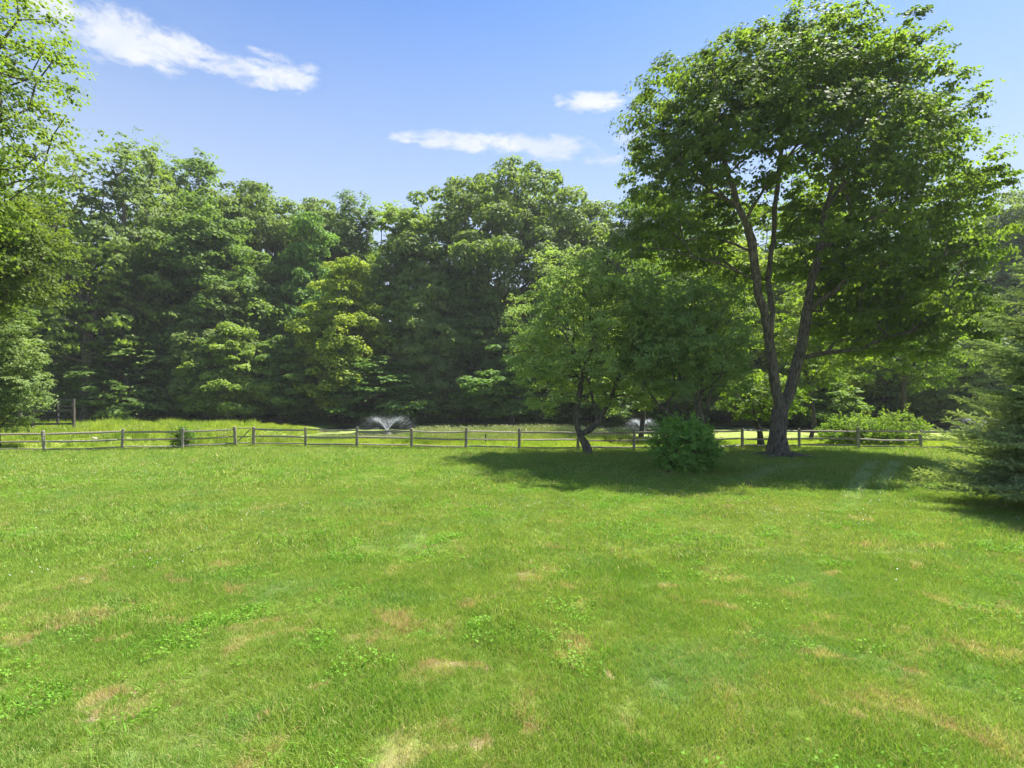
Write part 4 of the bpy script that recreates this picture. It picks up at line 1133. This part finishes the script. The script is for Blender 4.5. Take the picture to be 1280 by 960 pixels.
# white clover heads
m, h, o = new_mat('petal_white'); p = h.n('ShaderNodeBsdfPrincipled'); p.inputs['Base Color'].default_value = (.75, .75, .66, 1); p.inputs['Roughness'].default_value = .8; h.l(p.outputs[0], o.inputs[0]); WHITE = m
c = bpy.data.collections.new('flower_source'); PROT_cur = c
n = 14; C = norm(grg.normal(size=(n, 3))) * .008 + np.array([0, 0, .09]); N = norm(C - np.array([0, 0, .085])); LV = leaf_arrays(C, N, np.full(n, .010)); o = np_mesh('clover_flower', LV, np.arange(len(LV)).reshape(-1, 4), 4, WHITE, link=False); c.objects.link(o); o['kind'] = 'stuff'
x, y = wedge(grg, 8, 27, 4); pn = vnoise(x, y, .5, 14); k = (pn > .68) | ((x < -11) & (y > 18) & (y < 26)); x, y = x[k], y[k]
scatter('clover_flowers', np.stack([x, y, height(x, y)], 1), np.zeros((len(x), 3)), grg.uniform(.8, 1.4, len(x)), c, 1, 'tiny white clover flowers dotted in the lawn', 'flowers')

# meadow between the fence and the pond
c = bpy.data.collections.new('meadow_source'); PROT_cur = c
for k in range(5): tuft('meadow_tuft', grg, 46, .30, .55, .022, 2, TALL, lean=.7)
n = 34000; x = grg.uniform(-42, 46, n); y = grg.uniform(30, 56, n)
fy = fence_y(x)
hill = (x < -17)
k = (y > fy + .12) & ((y < shore_near(x) + .8) | (x < PX0 + 1)); x, y = x[k], y[k]
zz = height(x, y); hs = .35 + .9 * sst(y, 32, 40) * (vnoise(x, y, .35, 21) * .6 + .5)
hs = hs * np.where(x < -14, .42 + 1.2 * vnoise(x, y, 1.3, 77) ** 2, 1)
hs = np.where((x > -26) & (x < -5) & (y > 34), hs * .55, hs); hs = np.where(x > 6, hs * np.where(y > 34, .45, .7), hs)
scatter('meadow_grass', np.stack([x, y, zz], 1), np.stack([grg.normal(size=len(x)) * .1, grg.normal(size=len(x)) * .1, grg.uniform(0, 6.28, len(x))], 1), hs * grg.uniform(.7, 1.25, len(x)), c, 5, 'tall yellow green meadow grass between the fence and the pond', 'grass')

# reeds with pale seed heads on the near shore
m, h, o = new_mat('pale_seed_head'); p = h.n('ShaderNodeBsdfPrincipled'); p.inputs['Base Color'].default_value = (.55, .58, .24, 1); p.inputs['Roughness'].default_value = .8; h.l(p.outputs[0], o.inputs[0]); HEADM = m
c = bpy.data.collections.new('reed_source')
for k in range(4):
    PROT_cur = c; o = tuft('reed_clump', grg, 26, .28, 1.05, .03, 2, TALL, lean=.35)
    n = 9; C = np.stack([grg.normal(size=n) * .22, grg.normal(size=n) * .22, grg.uniform(.85, 1.2, n)], 1)
    LV = leaf_arrays(C, norm(grg.normal(size=(n, 3)) * np.array([1, 1, .3])), grg.uniform(.06, .11, n), width=.3, T=np.tile([0., 0, 1], (n, 1)))
    V0 = np.array([v.co[:] for v in o.data.vertices]); b = len(V0)
    me = o.data; F0 = [tuple(p_.vertices) for p_ in me.polygons]
    me2 = bpy.data.meshes.new('reed_clump'); me2.from_pydata([tuple(v) for v in np.concatenate([V0, LV])], [], F0 + [tuple(range(b + 4 * q, b + 4 * q + 4)) for q in range(n)])
    me2.materials.append(TALL); me2.materials.append(HEADM)
    for pi in range(len(F0), len(F0) + n): me2.polygons[pi].material_index = 1
    o.data = me2
n = 5200; x = grg.uniform(-16, 8.5, n); y = shore_near(x) - grg.random(n) ** 1.2 * 9.5 + .4; k = vnoise(x, y, .25, 31) > .25 + .25 * (x < -8); x, y = x[k], y[k]; rh = .5 + .5 * sst(x, -9, -6)
scatter('reeds', np.stack([x, y, height(x, y)], 1), np.stack([x * 0, x * 0, grg.uniform(0, 6.28, len(x))], 1), rh * (1 - .5 * sst(shore_near(x) - y, 2, 9)) * grg.uniform(.65, 1.05, len(x)), c, 4, 'reeds with pale heads along the near shore of the pond', 'reeds')

# coarse weeds on the rise behind the left fence
n = 420; x = grg.uniform(-34, -13.5, n); y = grg.uniform(31.5, 43, n); k = vnoise(x, y, .6, 41) > .45; x, y = x[k], y[k]
scatter('tall_weeds', np.stack([x, y, height(x, y)], 1), np.stack([x * 0, x * 0, grg.uniform(0, 6.28, len(x))], 1), grg.uniform(.3, .7, len(x)), c, 4, 'coarse weeds with seed heads on the rise behind the left fence', 'weeds')

# rank grass left standing under the fence
c = bpy.data.collections.new('rank_source'); PROT_cur = c
for k in range(4): tuft('rank_tuft', grg, 30, .14, .22, .012, 2, GRASS, lean=.7)
n = 2600; x = grg.uniform(-34, 34, n); y = fence_y(x) + grg.normal(size=n) * .09
scatter('fence_line_grass', np.stack([x, y, height(x, y)], 1), np.stack([x * 0, x * 0, grg.uniform(0, 6.28, n)], 1), grg.uniform(.5, 1.15, n), c, 4, 'uncut grass standing along the foot of the fence', 'grass')
print('done building')

# ------------------------------------------------------------------ summer haze
m = bpy.data.materials.new('air'); m.use_nodes = True; m.node_tree.nodes.clear(); h = NB(m.node_tree)
o = h.n('ShaderNodeOutputMaterial'); pv = h.n('ShaderNodeVolumePrincipled'); pv.inputs['Color'].default_value = (.90, .95, 1, 1); pv.inputs['Density'].default_value = 0.00028
pv.inputs['Anisotropy'].default_value = 0.2; h.l(pv.outputs[0], o.inputs['Volume'])
V, Fc = [], []; box(V, Fc, (0, 1000, 20), (3200, 3600, 48)); hz_ = mesh_py('haze', V, Fc, m)
tag(hz_, 'thin summer haze in the air over the whole yard and pond', 'haze', kind='stuff')
